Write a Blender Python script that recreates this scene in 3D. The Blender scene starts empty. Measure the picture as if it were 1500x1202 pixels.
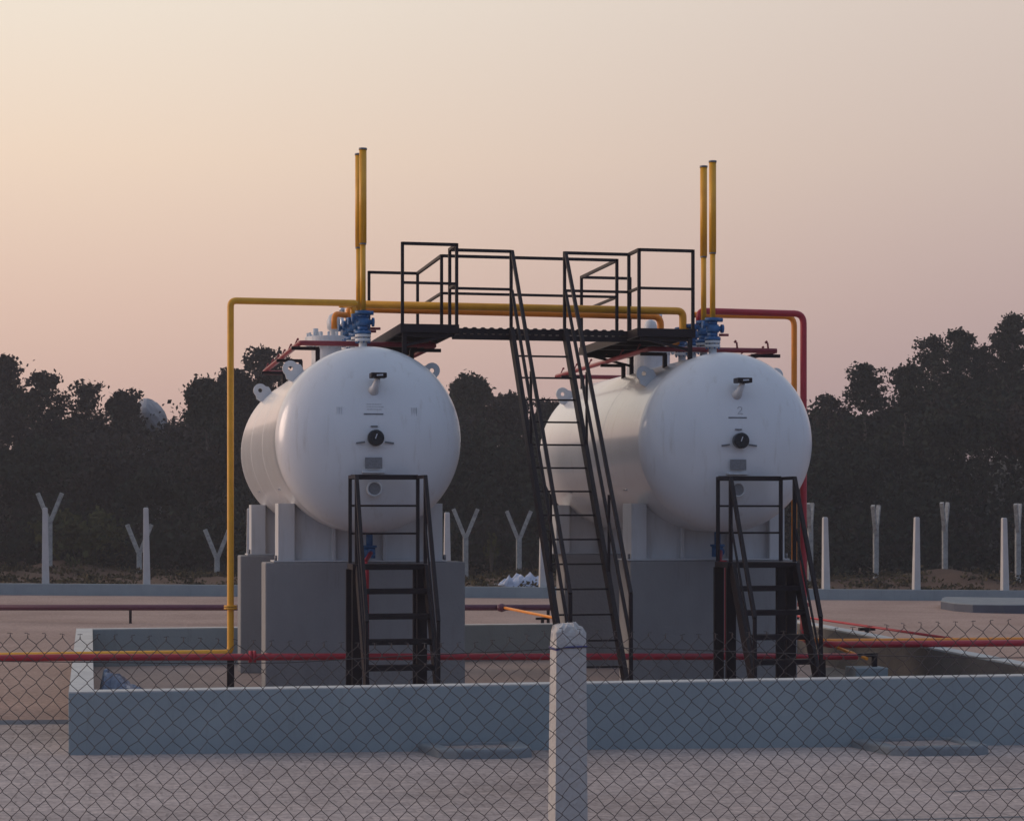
import bpy, math, random
import numpy as np
from mathutils import Vector, Matrix

PI = math.pi
scn = bpy.context.scene
col = scn.collection
H = 2.45                      # eye height
F = 3000.0                    # focal length in pixels of the 1500 px wide photo
TH = math.atan(618 / 3000.0)  # yaw of the view to the right of +Y
CS, SN = math.cos(TH), math.sin(TH)


def P(px, d):
    """plan position at depth d seen in column px of the photo"""
    l = (px - 750.0) / F * d
    return d * SN + l * CS, d * CS - l * SN


def Z(py, d):
    return H - (py - 752.0) * d / F


def S(r, g, b):
    f = lambda c: (c / 255 / 12.92) if c / 255 <= 0.04045 else ((c / 255 + 0.055) / 1.055) ** 2.4
    return (f(r), f(g), f(b), 1.0)


# ------------------------------------------------------------------ materials
def new_mat(name):
    m = bpy.data.materials.new(name)
    m.use_nodes = True
    nt = m.node_tree
    return m, nt, nt.nodes['Principled BSDF']


def paint(name, c, rough=0.4, var=0.12, scale=6.0, bump=0.0, bscale=40.0, metal=0.0, coat=0.0, c2=None, stretch=(1, 1, 1), spec=0.5):
    m, nt, b = new_mat(name)
    tc = nt.nodes.new('ShaderNodeTexCoord')
    mp = nt.nodes.new('ShaderNodeMapping')
    mp.inputs['Scale'].default_value = stretch
    nt.links.new(tc.outputs['Object'], mp.inputs['Vector'])
    n = nt.nodes.new('ShaderNodeTexNoise')
    n.inputs['Scale'].default_value = scale
    n.inputs['Detail'].default_value = 6
    n.inputs['Roughness'].default_value = 0.65
    nt.links.new(mp.outputs['Vector'], n.inputs['Vector'])
    r = nt.nodes.new('ShaderNodeValToRGB')
    r.color_ramp.elements[0].position = 0.3
    r.color_ramp.elements[1].position = 0.72
    ca = c2 if c2 else tuple(x * (1 - var) for x in c[:3]) + (1,)
    cb = c if c2 else tuple(min(1, x * (1 + var)) for x in c[:3]) + (1,)
    r.color_ramp.elements[0].color = ca
    r.color_ramp.elements[1].color = cb
    nt.links.new(n.outputs['Fac'], r.inputs['Fac'])
    nt.links.new(r.outputs['Color'], b.inputs['Base Color'])
    b.inputs['Roughness'].default_value = rough
    b.inputs['Metallic'].default_value = metal
    b.inputs['Coat Weight'].default_value = coat
    b.inputs['Coat Roughness'].default_value = 0.12
    b.inputs['Specular IOR Level'].default_value = spec
    if bump > 0:
        n2 = nt.nodes.new('ShaderNodeTexNoise')
        n2.inputs['Scale'].default_value = bscale
        n2.inputs['Detail'].default_value = 5
        nt.links.new(tc.outputs['Object'], n2.inputs['Vector'])
        bp = nt.nodes.new('ShaderNodeBump')
        bp.inputs['Strength'].default_value = bump
        bp.inputs['Distance'].default_value = 0.02
        nt.links.new(n2.outputs['Fac'], bp.inputs['Height'])
        nt.links.new(bp.outputs['Normal'], b.inputs['Normal'])
    return m


M = {}
M['white'] = paint('white_gloss_paint', (0.70, 0.71, 0.73, 1), 0.35, 0.035, 1.6, bump=0.03, bscale=5, coat=0.6, stretch=(1, 1, 0.5))
M['white_fit'] = paint('white_fitting_paint', (0.62, 0.63, 0.64, 1), 0.45, 0.08, 9)
M['saddle'] = paint('saddle_white_paint', (0.58, 0.59, 0.60, 1), 0.5, 0.07, 3, stretch=(2, 2, 0.4))
M['wall'] = paint('blue_grey_wall_paint', (0.295, 0.34, 0.355, 1), 0.8, 0.10, 1.1, bump=0.25, bscale=30, c2=(0.225, 0.265, 0.285, 1))
M['tar'] = paint('dark_damp_cement', (0.15, 0.138, 0.128, 1), 0.85, 0.2, 1.5, bump=0.3, bscale=20, c2=(0.09, 0.085, 0.082, 1))  # dark tone shared by the right wall's inner face and nearby floor
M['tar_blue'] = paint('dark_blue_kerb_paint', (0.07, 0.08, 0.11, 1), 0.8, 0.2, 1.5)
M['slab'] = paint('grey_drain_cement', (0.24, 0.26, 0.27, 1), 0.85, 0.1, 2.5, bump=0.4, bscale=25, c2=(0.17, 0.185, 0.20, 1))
M['coping'] = paint('pale_limewashed_cement', (0.62, 0.61, 0.57, 1), 0.9, 0.1, 3, bump=0.3, bscale=30, c2=(0.47, 0.46, 0.44, 1))
M['pedestal'] = paint('grey_cement_paint', (0.31, 0.305, 0.305, 1), 0.85, 0.10, 1.1, bump=0.3, bscale=25, c2=(0.235, 0.232, 0.235, 1), stretch=(1, 1, 0.45))
M['post'] = paint('whitewashed_concrete', (0.56, 0.545, 0.53, 1), 0.9, 0.1, 5, bump=0.6, bscale=45, c2=(0.46, 0.44, 0.43, 1), stretch=(1, 1, 0.35))
M['old_post'] = paint('weathered_concrete', (0.50, 0.49, 0.46, 1), 0.95, 0.1, 7, bump=0.5, bscale=30, c2=(0.22, 0.21, 0.20, 1))
M['yellow'] = paint('yellow_pipe_paint', (0.86, 0.42, 0.015, 1), 0.42, 0.10, 5, c2=(0.70, 0.31, 0.012, 1))
M['orange'] = paint('orange_pipe_paint', (0.82, 0.27, 0.015, 1), 0.42, 0.10, 5)
M['red'] = paint('red_pipe_paint', (0.42, 0.018, 0.035, 1), 0.38, 0.12, 5)
M['maroon'] = paint('maroon_pipe_paint', (0.10, 0.018, 0.045, 1), 0.42, 0.15, 5)
M['dark_red'] = paint('dark_red_pipe_paint', (0.24, 0.022, 0.035, 1), 0.4, 0.15, 8)
M['black'] = paint('black_steel_paint', (0.013, 0.007, 0.010, 1), 0.5, 0.25, 9, spec=0.3)
M['blue'] = paint('blue_valve_paint', (0.025, 0.12, 0.30, 1), 0.45, 0.2, 12)
M['gauge_black'] = paint('black_gauge_face', (0.012, 0.012, 0.015, 1), 0.25, 0.1, 20)
M['plate'] = paint('dull_metal_plate', (0.20, 0.20, 0.21, 1), 0.45, 0.3, 55, metal=0.3)
M['mark'] = paint('grey_stencil_paint', (0.14, 0.15, 0.17, 1), 0.7, 0.3, 60)
M['stencil'] = paint('faded_stencil_paint', (0.36, 0.37, 0.39, 1), 0.7, 0.2, 60)
M['faint'] = paint('worn_stencil_paint', (0.56, 0.57, 0.59, 1), 0.7, 0.1, 60)
M['silver'] = paint('bright_steel', (0.62, 0.63, 0.66, 1), 0.3, 0.1, 20, metal=0.8)
M['wire'] = paint('rusty_fence_wire', (0.085, 0.072, 0.072, 1), 0.6, 0.3, 12, metal=0.4)
M['blue_wire'] = paint('blue_plastic_wire', (0.05, 0.05, 0.22, 1), 0.5, 0.2, 12)
M['rock'] = paint('pale_granite', (0.48, 0.47, 0.49, 1), 0.9, 0.2, 0.5, bump=0.8, bscale=1.5, c2=(0.16, 0.15, 0.16, 1))
M['plastic'] = paint('blue_grey_plastic_sheet', (0.32, 0.38, 0.50, 1), 0.38, 0.3, 3, c2=(0.05, 0.055, 0.08, 1))
M['litter'] = paint('pale_plastic_litter', (0.62, 0.66, 0.76, 1), 0.5, 0.2, 2.5, c2=(0.25, 0.29, 0.40, 1))
M['bark'] = paint('tree_bark', (0.07, 0.055, 0.045, 1), 0.9, 0.3, 8)


def stain(mname):
    m = M[mname]; nt = m.node_tree; b = nt.nodes['Principled BSDF']
    src = b.inputs['Base Color'].links[0].from_socket
    tc = nt.nodes.new('ShaderNodeTexCoord'); mp = nt.nodes.new('ShaderNodeMapping'); mp.inputs['Scale'].default_value = (5, 5, 0.55)
    nt.links.new(tc.outputs['Object'], mp.inputs['Vector'])
    n = nt.nodes.new('ShaderNodeTexNoise'); n.inputs['Scale'].default_value = 1.6; n.inputs['Detail'].default_value = 8; n.inputs['Roughness'].default_value = 0.7
    nt.links.new(mp.outputs['Vector'], n.inputs['Vector'])
    r = nt.nodes.new('ShaderNodeValToRGB'); r.color_ramp.elements[0].position = 0.56; r.color_ramp.elements[1].position = 0.80
    r.color_ramp.elements[0].color = (1, 1, 1, 1); r.color_ramp.elements[1].color = (0.78, 0.74, 0.69, 1)
    nt.links.new(n.outputs['Fac'], r.inputs['Fac'])
    x = nt.nodes.new('ShaderNodeMix'); x.data_type = 'RGBA'; x.blend_type = 'MULTIPLY'; x.inputs['Factor'].default_value = 1
    nt.links.new(src, x.inputs['A']); nt.links.new(r.outputs['Color'], x.inputs['B'])
    nt.links.new(x.outputs['Result'], b.inputs['Base Color'])


for q_ in ('white', 'saddle', 'pedestal', 'wall', 'post', 'white_fit'):
    stain(q_)


def leaf_mat(name, c, c2):
    m, nt, b = new_mat(name)
    g = nt.nodes.new('ShaderNodeNewGeometry')
    n = nt.nodes.new('ShaderNodeTexNoise')
    n.inputs['Scale'].default_value = 0.55
    n.inputs['Detail'].default_value = 4
    nt.links.new(g.outputs['Position'], n.inputs['Vector'])
    add = nt.nodes.new('ShaderNodeMath'); add.operation = 'MULTIPLY_ADD'
    add.inputs[1].default_value = 0.3
    nt.links.new(g.outputs['Random Per Island'], add.inputs[0])
    sub = nt.nodes.new('ShaderNodeMath'); sub.operation = 'SUBTRACT'
    nt.links.new(n.outputs['Fac'], sub.inputs[0]); sub.inputs[1].default_value = 0.22
    nt.links.new(sub.outputs[0], add.inputs[2])
    r = nt.nodes.new('ShaderNodeValToRGB')
    r.color_ramp.elements[0].color = c2
    r.color_ramp.elements[1].color = c
    r.color_ramp.elements[0].position = 0.2
    r.color_ramp.elements[1].position = 0.8
    nt.links.new(add.outputs[0], r.inputs['Fac'])
    nt.links.new(r.outputs['Color'], b.inputs['Base Color'])
    b.inputs['Roughness'].default_value = 0.95
    b.inputs['Specular IOR Level'].default_value = 0.05
    return m


M['leaf'] = leaf_mat('dark_green_leaves', (0.032, 0.040, 0.028, 1), (0.011, 0.014, 0.012, 1))
M['leaf_dry'] = leaf_mat('brownish_dry_leaves', (0.050, 0.040, 0.036, 1), (0.018, 0.016, 0.017, 1))
M['leaf_weed'] = leaf_mat('dry_weed_leaves', (0.13, 0.10, 0.05, 1), (0.025, 0.022, 0.015, 1))
M['leaf_bush'] = leaf_mat('yellow_green_bush_leaves', (0.10, 0.10, 0.035, 1), (0.03, 0.034, 0.016, 1))


def ground_mat(name, ca, cb, cc, brick, big=0.35, grav=1.0):
    m, nt, b = new_mat(name)
    tc = nt.nodes.new('ShaderNodeTexCoord')
    n = nt.nodes.new('ShaderNodeTexNoise'); n.inputs['Scale'].default_value = big; n.inputs['Detail'].default_value = 7
    n.inputs['Roughness'].default_value = 0.6
    nt.links.new(tc.outputs['Object'], n.inputs['Vector'])
    r = nt.nodes.new('ShaderNodeValToRGB')
    r.color_ramp.elements[0].position = 0.34; r.color_ramp.elements[1].position = 0.66
    r.color_ramp.elements[0].color = ca; r.color_ramp.elements[1].color = cb
    nt.links.new(n.outputs['Fac'], r.inputs['Fac'])
    last = r.outputs['Color']
    mpf = nt.nodes.new('ShaderNodeMapping'); mpf.inputs['Scale'].default_value = (1, 1, 1)
    nt.links.new(tc.outputs['Object'], mpf.inputs['Vector'])
    f = nt.nodes.new('ShaderNodeTexNoise'); f.inputs['Scale'].default_value = 14; f.inputs['Detail'].default_value = 8
    f.inputs['Roughness'].default_value = 0.8
    nt.links.new(mpf.outputs['Vector'], f.inputs['Vector'])
    fr = nt.nodes.new('ShaderNodeValToRGB')
    fr.color_ramp.elements[0].position = 0.36; fr.color_ramp.elements[1].position = 0.64
    fr.color_ramp.elements[0].color = (0.62, 0.60, 0.60, 1); fr.color_ramp.elements[1].color = (1.22, 1.2, 1.18, 1)
    nt.links.new(f.outputs['Fac'], fr.inputs['Fac'])
    mx = nt.nodes.new('ShaderNodeMix'); mx.data_type = 'RGBA'; mx.blend_type = 'MULTIPLY'
    mx.inputs['Factor'].default_value = grav
    nt.links.new(last, mx.inputs['A']); nt.links.new(fr.outputs['Color'], mx.inputs['B'])
    last = mx.outputs['Result']
    if brick:
        bt = nt.nodes.new('ShaderNodeTexBrick')
        bt.inputs['Color1'].default_value = (1.12, 1.1, 1.08, 1); bt.inputs['Color2'].default_value = (0.80, 0.80, 0.82, 1)
        bt.inputs['Mortar'].default_value = (0.55, 0.54, 0.54, 1)
        bt.inputs['Scale'].default_value = 1.0
        bt.inputs['Brick Width'].default_value = 0.42; bt.inputs['Row Height'].default_value = 0.21
        bt.inputs['Mortar Size'].default_value = 0.012; bt.inputs['Bias'].default_value = 0.0
        nz = nt.nodes.new('ShaderNodeTexNoise'); nz.inputs['Scale'].default_value = 1.2
        nt.links.new(tc.outputs['Object'], nz.inputs['Vector'])
        va = nt.nodes.new('ShaderNodeMixRGB'); va.blend_type = 'LINEAR_LIGHT'; va.inputs['Fac'].default_value = 0.05
        nt.links.new(tc.outputs['Object'], va.inputs[1]); nt.links.new(nz.outputs['Color'], va.inputs[2])
        nt.links.new(va.outputs[0], bt.inputs['Vector'])
        m2 = nt.nodes.new('ShaderNodeMix'); m2.data_type = 'RGBA'; m2.blend_type = 'MULTIPLY'
        m2.inputs['Factor'].default_value = brick
        nt.links.new(last, m2.inputs['A']); nt.links.new(bt.outputs['Color'], m2.inputs['B'])
        last = m2.outputs['Result']
    nt.links.new(last, b.inputs['Base Color'])
    b.inputs['Roughness'].default_value = 0.9
    b.inputs['Specular IOR Level'].default_value = 0.25
    bp = nt.nodes.new('ShaderNodeBump'); bp.inputs['Strength'].default_value = 0.7; bp.inputs['Distance'].default_value = 0.02
    nt.links.new(f.outputs['Fac'], bp.inputs['Height'])
    nt.links.new(bp.outputs['Normal'], b.inputs['Normal'])
    return m


M['yard'] = ground_mat('pinkish_sandy_gravel', (0.36, 0.245, 0.20, 1), (0.46, 0.325, 0.27, 1), None, 0.0)
M['paving'] = ground_mat('worn_grey_pavers', (0.39, 0.325, 0.30, 1), (0.57, 0.485, 0.455, 1), None, 0.55)
M['soil'] = ground_mat('red_brown_soil', (0.075, 0.042, 0.028, 1), (0.13, 0.078, 0.052, 1), None, 0.0, big=0.25)
M['hill'] = ground_mat('scrubby_hillside', (0.012, 0.013, 0.010, 1), (0.026, 0.025, 0.02, 1), None, 0.0, big=0.2)
M['floor'] = ground_mat('dusty_cement_floor', (0.34, 0.265, 0.235, 1), (0.43, 0.335, 0.30, 1), None, 0.0, big=0.6, grav=0.5)


# ------------------------------------------------------------------ mesh builder
class MB:
    def __init__(s):
        s.v = []; s.f = []; s.sm = []

    def add(s, vs, fs, smooth=False):
        o = len(s.v)
        s.v += [tuple(v) for v in vs]
        s.f += [tuple(i + o for i in f) for f in fs]
        s.sm += [smooth] * len(fs) if isinstance(smooth, bool) else smooth
        return s

    def box(s, x0, x1, y0, y1, z0, z1):
        vs = [(x0, y0, z0), (x1, y0, z0), (x1, y1, z0), (x0, y1, z0), (x0, y0, z1), (x1, y0, z1), (x1, y1, z1), (x0, y1, z1)]
        return s.add(vs, [(0, 3, 2, 1), (4, 5, 6, 7), (0, 1, 5, 4), (1, 2, 6, 5), (2, 3, 7, 6), (3, 0, 4, 7)])

    def beam(s, a, b, w, h, up=(0, 0, 1)):
        """rectangular bar from a to b: w across, h along the up side"""
        a = Vector(a); b = Vector(b); d = (b - a).normalized(); u = Vector(up)
        r = d.cross(u)
        if r.length < 1e-4:
            r = d.cross(Vector((0, 1, 0)))
        r.normalize(); u = r.cross(d).normalized()
        vs = []
        for p in (a, b):
            for i, j in ((-1, -1), (1, -1), (1, 1), (-1, 1)):
                vs.append(p + r * (i * w / 2) + u * (j * h / 2))
        return s.add(vs, [(3, 2, 1, 0), (4, 5, 6, 7), (0, 1, 5, 4), (1, 2, 6, 5), (2, 3, 7, 6), (3, 0, 4, 7)])

    def sweep(s, pts, rad, n=10, caps=True):
        pts = [Vector(p) for p in pts]
        rads = rad if isinstance(rad, (list, tuple)) else [rad] * len(pts)
        t0 = (pts[1] - pts[0]).normalized()
        ref = Vector((0, 0, 1)) if abs(t0.z) < 0.9 else Vector((0, 1, 0))
        u = t0.cross(ref).normalized()
        vs = []
        for i, p in enumerate(pts):
            if i == 0: t = pts[1] - p
            elif i == len(pts) - 1: t = p - pts[i - 1]
            else: t = (pts[i + 1] - p).normalized() + (p - pts[i - 1]).normalized()
            if t.length < 1e-7: t = t0
            t.normalize()
            u = (u - t * u.dot(t)).normalized()
            w = t.cross(u)
            for k in range(n):
                a = 2 * PI * k / n
                vs.append(p + (u * math.cos(a) + w * math.sin(a)) * rads[i])
        fs = []; sm = []
        for i in range(len(pts) - 1):
            for k in range(n):
                fs.append((i * n + k, i * n + (k + 1) % n, (i + 1) * n + (k + 1) % n, (i + 1) * n + k)); sm.append(n > 5)
        if caps:
            fs.append(tuple(range(n - 1, -1, -1))); sm.append(False)
            o = (len(pts) - 1) * n
            fs.append(tuple(o + k for k in range(n))); sm.append(False)
        return s.add(vs, fs, sm)

    def pipe(s, pts, r, bend=None, n=12):
        """pipe run with rounded elbows"""
        bend = bend if bend is not None else r * 2.4
        pts = [Vector(p) for p in pts]
        out = [pts[0]]
        for i in range(1, len(pts) - 1):
            a = (pts[i - 1] - pts[i]); b = (pts[i + 1] - pts[i])
            q = min(bend, a.length * 0.45, b.length * 0.45)
            p0 = pts[i] + a.normalized() * q; p1 = pts[i] + b.normalized() * q
            for k in range(7):
                t = k / 6
                out.append(p0 * (1 - t) ** 2 + pts[i] * 2 * t * (1 - t) + p1 * t * t)
        out.append(pts[-1])
        return s.sweep(out, r, n)

    def cyl(s, a, b, r, n=16, r2=None):
        return s.sweep([a, b], [r, r if r2 is None else r2], n)

    def lathe(s, c, prof, axis='z', n=24, smooth=True):
        """prof = [(r, t)], t along the axis"""
        vs = []; fs = []
        for r, t in prof:
            for k in range(n):
                a = 2 * PI * k / n
                p, q = r * math.cos(a), r * math.sin(a)
                if axis == 'z': vs.append((c[0] + p, c[1] + q, c[2] + t))
                elif axis == 'y': vs.append((c[0] + p, c[1] + t, c[2] + q))
                else: vs.append((c[0] + t, c[1] + p, c[2] + q))
        for i in range(len(prof) - 1):
            for k in range(n):
                fs.append((i * n + k, i * n + (k + 1) % n, (i + 1) * n + (k + 1) % n, (i + 1) * n + k))
        return s.add(vs, fs, smooth)

    def prism(s, poly, z0, z1, inset=0.0):
        n = len(poly)
        cx = sum(p[0] for p in poly) / n; cy = sum(p[1] for p in poly) / n
        top = [(cx + (x - cx) * (1 - inset), cy + (y - cy) * (1 - inset)) for x, y in poly]
        vs = [(x, y, z0) for x, y in poly] + [(x, y, z1) for x, y in top]
        fs = [tuple(range(n - 1, -1, -1)), tuple(range(n, 2 * n))]
        for i in range(n):
            j = (i + 1) % n
            fs.append((i, j, n + j, n + i))
        return s.add(vs, fs)

    def build(s, name, mat, parent=None, bevel=0.0):
        me = bpy.data.meshes.new(name)
        off = Vector(parent_world(parent)) if parent else Vector((0, 0, 0))
        me.from_pydata([tuple(Vector(v) - off) for v in s.v], [], s.f)
        me.polygons.foreach_set('use_smooth', s.sm)
        me.update()
        me.materials.append(M[mat] if isinstance(mat, str) else mat)
        o = bpy.data.objects.new(name, me)
        col.objects.link(o)
        if parent: o.parent = parent
        if bevel:
            b = o.modifiers.new('Bevel', 'BEVEL'); b.width = bevel; b.segments = 2; b.limit_method = 'ANGLE'
        return o


def parent_world(p):
    v = Vector((0, 0, 0))
    while p:
        v += p.location; p = p.parent
    return v


def tag(o, label=None, cat=None, group=None, kind=None):
    if label: o['label'] = label
    if cat: o['category'] = cat
    if group: o['group'] = group
    if kind: o['kind'] = kind
    return o


def thing(name, loc, label, cat, group=None):
    o = bpy.data.objects.new(name, None)
    o.empty_display_size = 0.3
    col.objects.link(o); o.location = loc
    return tag(o, label, cat, group)


def dup(o, parent=None):
    c = o.copy(); col.objects.link(c); c.parent = parent
    for ch in list(o.children): dup(ch, c)
    return c


def recentre(o, base):
    """move a single-mesh thing's origin to its base"""
    o.data.transform(Matrix.Translation(-Vector(base))); o.location = base
    return o


# ------------------------------------------------------------------ ground
rng = np.random.default_rng(7)
random.seed(7)


def kerbline(px):
    d = 7350 / (119 + 9 * px / 1500.0 - (-1.7 + 19.1 * px / 1500.0))
    return P(px, d)


KA = kerbline(0); KB = kerbline(1500)
kdir = Vector((KB[0] - KA[0], KB[1] - KA[1], 0)).normalized()
knor = Vector((-kdir.y, kdir.x, 0))


def kdist(x, y):
    return (x - KA[0]) * knor.x + (y - KA[1]) * knor.y


MOUNDS = [P(1384, 79) + (0.62, 1.7), P(1425, 77) + (0.3, 1.6), P(1300, 80) + (0.2, 1.5), P(1470, 76) + (0.25, 1.6), P(80, 80) + (0.5, 1.6), P(720, 74) + (0.2, 1.4), P(760, 77) + (0.3, 1.3), P(165, 70) + (0.22, 0.9), P(240, 72) + (0.2, 0.8), P(30, 74) + (0.25, 1.4)]


def gz(x, y):
    z = -0.013 * max(-30, min(45, x))
    k = kdist(x, y)
    if k > 0.3:
        t = min(1, (k - 0.3) / 1.5)
        z += t * (0.10 + 0.10 * math.sin(x * 0.55 + 1.3) * math.sin(y * 0.31 + 0.5) + 0.05 * math.sin(x * 1.3 + y * 0.7) + 0.05 * math.sin(x * 4.1 + y) * math.sin(y * 2.3 - x))
        for (mx, my, mh, mr_) in MOUNDS:
            z += t * mh * math.exp(-((x - mx) ** 2 + (y - my) ** 2) / mr_ ** 2)
    return z


def grid(name, xs, ys, fz, mat, kind='structure'):
    vs = [(x, y, fz(x, y)) for y in ys for x in xs]
    nx = len(xs)
    fs = [(j * nx + i, j * nx + i + 1, (j + 1) * nx + i + 1, (j + 1) * nx + i) for j in range(len(ys) - 1) for i in range(nx - 1)]
    o = MB().add(vs, fs, True).build(name, mat)
    return tag(o, kind=kind)


xs = [-3000, -1500, -600, -300, -150, -90, -60, -40, -30] + [-20 + x * 0.5 for x in range(0, 160)] + [70, 90, 130, 200, 400, 800, 1500, 3000]
ys = [-1500, -500, -100, -20, 0] + [y * 1.0 for y in range(2, 112)] + [120, 140, 170, 220, 300, 500, 900, 1800, 4000]
grid('ground', xs, ys, lambda x, y: gz(x, y) - (0.15 if kdist(x, y) < 0.3 else 0.0) - (3 if y > 200 else 0), 'soil')

# sandy yard up to the kerb (behind), paved apron in front of the bund; each a sheet just above the one below
def sheet(name, poly_rows, mat, dz):
    vs = []; nx = len(poly_rows[0])
    for row in poly_rows:
        for (x, y) in row: vs.append((x, y, -0.013 * max(-30, min(45, x)) + dz))
    fs = [(j * nx + i, j * nx + i + 1, (j + 1) * nx + i + 1, (j + 1) * nx + i) for j in range(len(poly_rows) - 1) for i in range(nx - 1)]
    o = MB().add(vs, fs, True).build(name, mat)
    return tag(o, kind='structure')


xl = [-60 + 3 * i for i in range(52)]
def kY(x): return KA[1] + (x - KA[0]) * kdir.y / kdir.x
sheet('yard', [[(x, 24.92 + (kY(x) + 0.05 - 24.92) * t) for x in xl] for t in (0, .25, .5, .75, 1)], 'yard', 0.0)
sheet('paving', [[(x, y) for x in xl] for y in (-12, 0, 12, 24.9)], 'paving', -0.05)
# low edge between yard slab and the lower paving
e = MB()
for i in range(51):
    x0, x1 = xl[i], xl[i + 1]
    z0, z1 = -0.013 * max(-30, x0), -0.013 * max(-30, x1)
    e.add([(x0, 24.9, z0 - 0.1), (x1, 24.9, z1 - 0.1), (x1, 24.92, z1), (x0, 24.92, z0)], [(0, 1, 2, 3)])
tag(e.build('slab_edge', 'pedestal'), kind='structure')
# thin joint cracks in the paving, lower right
for k, (pa, pb) in enumerate([((1385, 1160), (1520, 1154)), ((1225, 1203), (1520, 1196))]):
    a = []
    for (px, py) in (pa, pb):
        d = 2.45 * F / (py - 752.0)
        for _ in range(3):
            x, y = P(px, d); d = (2.45 + 0.013 * x + 0.05) * F / (py - 752.0)
        a.append(P(px, d))
    j = MB()
    (xa, ya), (xb, yb) = a
    j.add([(xa, ya, -0.013 * xa - 0.046), (xb, yb, -0.013 * xb - 0.046), (xb, yb + 0.05, -0.013 * xb - 0.046), (xa, ya + 0.05, -0.013 * xa - 0.046)], [(0, 1, 2, 3)])
    tag(j.build('paving_joint', 'mark'), kind='structure')

# wooded hillside behind
def hillz(x, y):
    t = min(1, max(0, (y - 96) / 26.0)); t = t * t * (3 - 2 * t)
    w = 6.0 + 0.8 * math.sin(x * 0.07 + 0.6) + 0.7 * math.sin(x * 0.21 + y * 0.05)
    return -1.2 + t * (w + 1.6)
grid('hill', [-160 + 6 * i for i in range(68)], [92 + 4 * j for j in range(30)], hillz, 'hill')

# ------------------------------------------------------------------ far kerb and posts
k = MB()
a = Vector((KA[0], KA[1], 0)) - kdir * 30; b = Vector((KB[0], KB[1], 0)) + kdir * 25
for i in range(30):
    p = a.lerp(b, i / 30); q = a.lerp(b, (i + 1) / 30)
    zp = -0.013 * max(-30, min(45, p.x)); zq = -0.013 * max(-30, min(45, q.x))
    n = knor * 0.3
    vs = [p + Vector((0, 0, zp - 0.2)), q + Vector((0, 0, zq - 0.2)), q + n + Vector((0, 0, zq - 0.2)), p + n + Vector((0, 0, zp - 0.2)),
          p + Vector((0, 0, zp + 0.34)), q + Vector((0, 0, zq + 0.34)), q + n + Vector((0, 0, zq + 0.34)), p + n + Vector((0, 0, zp + 0.34))]
    k.add(vs, [(0, 1, 5, 4), (4, 5, 6, 7), (2, 3, 7, 6)])
o = k.build('low_boundary_wall', 'wall')
tag(o, 'long low blue grey boundary wall at the far edge of the yard, white posts behind it', 'low wall')

# straight white posts
place = {67: 'first', 215: 'second'}
posts = [(67, 743, 'tallest straight white post at far left, in front of a forked post'),
         (215, 743, 'straight white post left of the yellow riser, crossing a forked post'),
         (366, 744, 'straight white post showing beside the rear saddle of the left tank'),
         (655, 750, 'straight white post just right of the left tank, nearest that tank'),
         (795, 770, 'white post beside the litter heap, half hidden by the long black stair'),
         (1210, 757, 'straight white post nearest the right edge of the right tank'),
         (1342, 757, 'straight white post in the middle of the far right gap, bare soil mound beside it'),
         (1472, 758, 'straight white post at far right, in front of a forked post edge on'),
         (1610, 759, None)]
for px, ty, lab in posts:
    x, y = kerbline(px)
    d = x * SN + y * CS
    d += 0.45; x, y = P(px, d)
    z0 = -0.013 * x + 0.05
    z1 = Z(ty, d)
    m = MB(); w0, w1 = 0.115, 0.075
    vs = []
    for zz, w in ((z0, w0), (z1 - 0.03, w1), (z1, w1 * 0.72)):
        vs += [(x - w, y - w, zz), (x + w, y - w, zz), (x + w, y + w, zz), (x - w, y + w, zz)]
    m.add(vs, [(0, 1, 5, 4), (1, 2, 6, 5), (2, 3, 7, 6), (3, 0, 4, 7), (4, 5, 9, 8), (5, 6, 10, 9), (6, 7, 11, 10), (7, 4, 8, 11), (8, 9, 10, 11)])
    if lab is None: continue
    o = m.build('fence_post', 'post', None, 0.008)
    # wire notches
    for h in (0.25, 0.5):
        pass
    recentre(o, (x, y, z0))
    o.rotation_euler = (random.uniform(-.012, .012), random.uniform(-.012, .012), 0)
    tag(o, lab, 'fence post', 'straight white posts behind the low boundary wall')

# forked posts beyond
forks = [(73, 722, 822, 26, 0, 'forked concrete post at far left, highest of the forked ones, behind a straight white post'),
         (204, 768, 850, 36, 0, 'forked concrete post second from left, right arm behind a straight white post'),
         (318, 775, 850, 38, 0, 'forked concrete post crossing behind the yellow riser pipe'),
         (682, 745, 840, 36, 0, 'forked concrete post in the gap between the tanks, nearer the left tank'),
         (760, 748, 836, 36, 0, 'forked concrete post standing right behind the heap of pale litter'),
         (1187, 737, 850, 8, 72, 'forked post seen edge on at the right edge of the right tank'),
         (1283, 740, 838, 10, 66, 'forked post seen edge on, between the first and second straight posts of the right gap'),
         (1384, 736, 828, 12, 64, 'forked post seen edge on, rising from a soil mound in the right gap'),
         (1491, 738, 836, 10, 66, 'forked post seen edge on at the right border of the view')]
for px, ty, by, wpx, turn, lab in forks:
    d = 79.0
    x, y = P(px, d); z0 = min(Z(by, d), gz(x, y)) - 0.25; z1 = Z(ty, d)
    hf = z1 - 0.95
    half = 0.47
    t = thing('forked_post', (x, y, z0), lab, 'fence post', 'forked concrete posts beyond the boundary wall')
    m = MB(); m.beam((x, y, z0), (x, y, hf), 0.20, 0.15, (0, 1, 0)); m.build('shaft', 'old_post', t, 0.015)
    ang = -TH + math.radians(turn)
    dx, dy = math.cos(ang) * half, math.sin(ang) * half
    for sgn in (-1, 1):
        m = MB()
        m.beam((x + sgn * dx * 0.08, y + sgn * dy * 0.08, hf - 0.12), (x + sgn * dx, y + sgn * dy, z1), 0.15, 0.15)
        m.build('arm', 'old_post', t, 0.012)
    g = gz(x, y)

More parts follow.
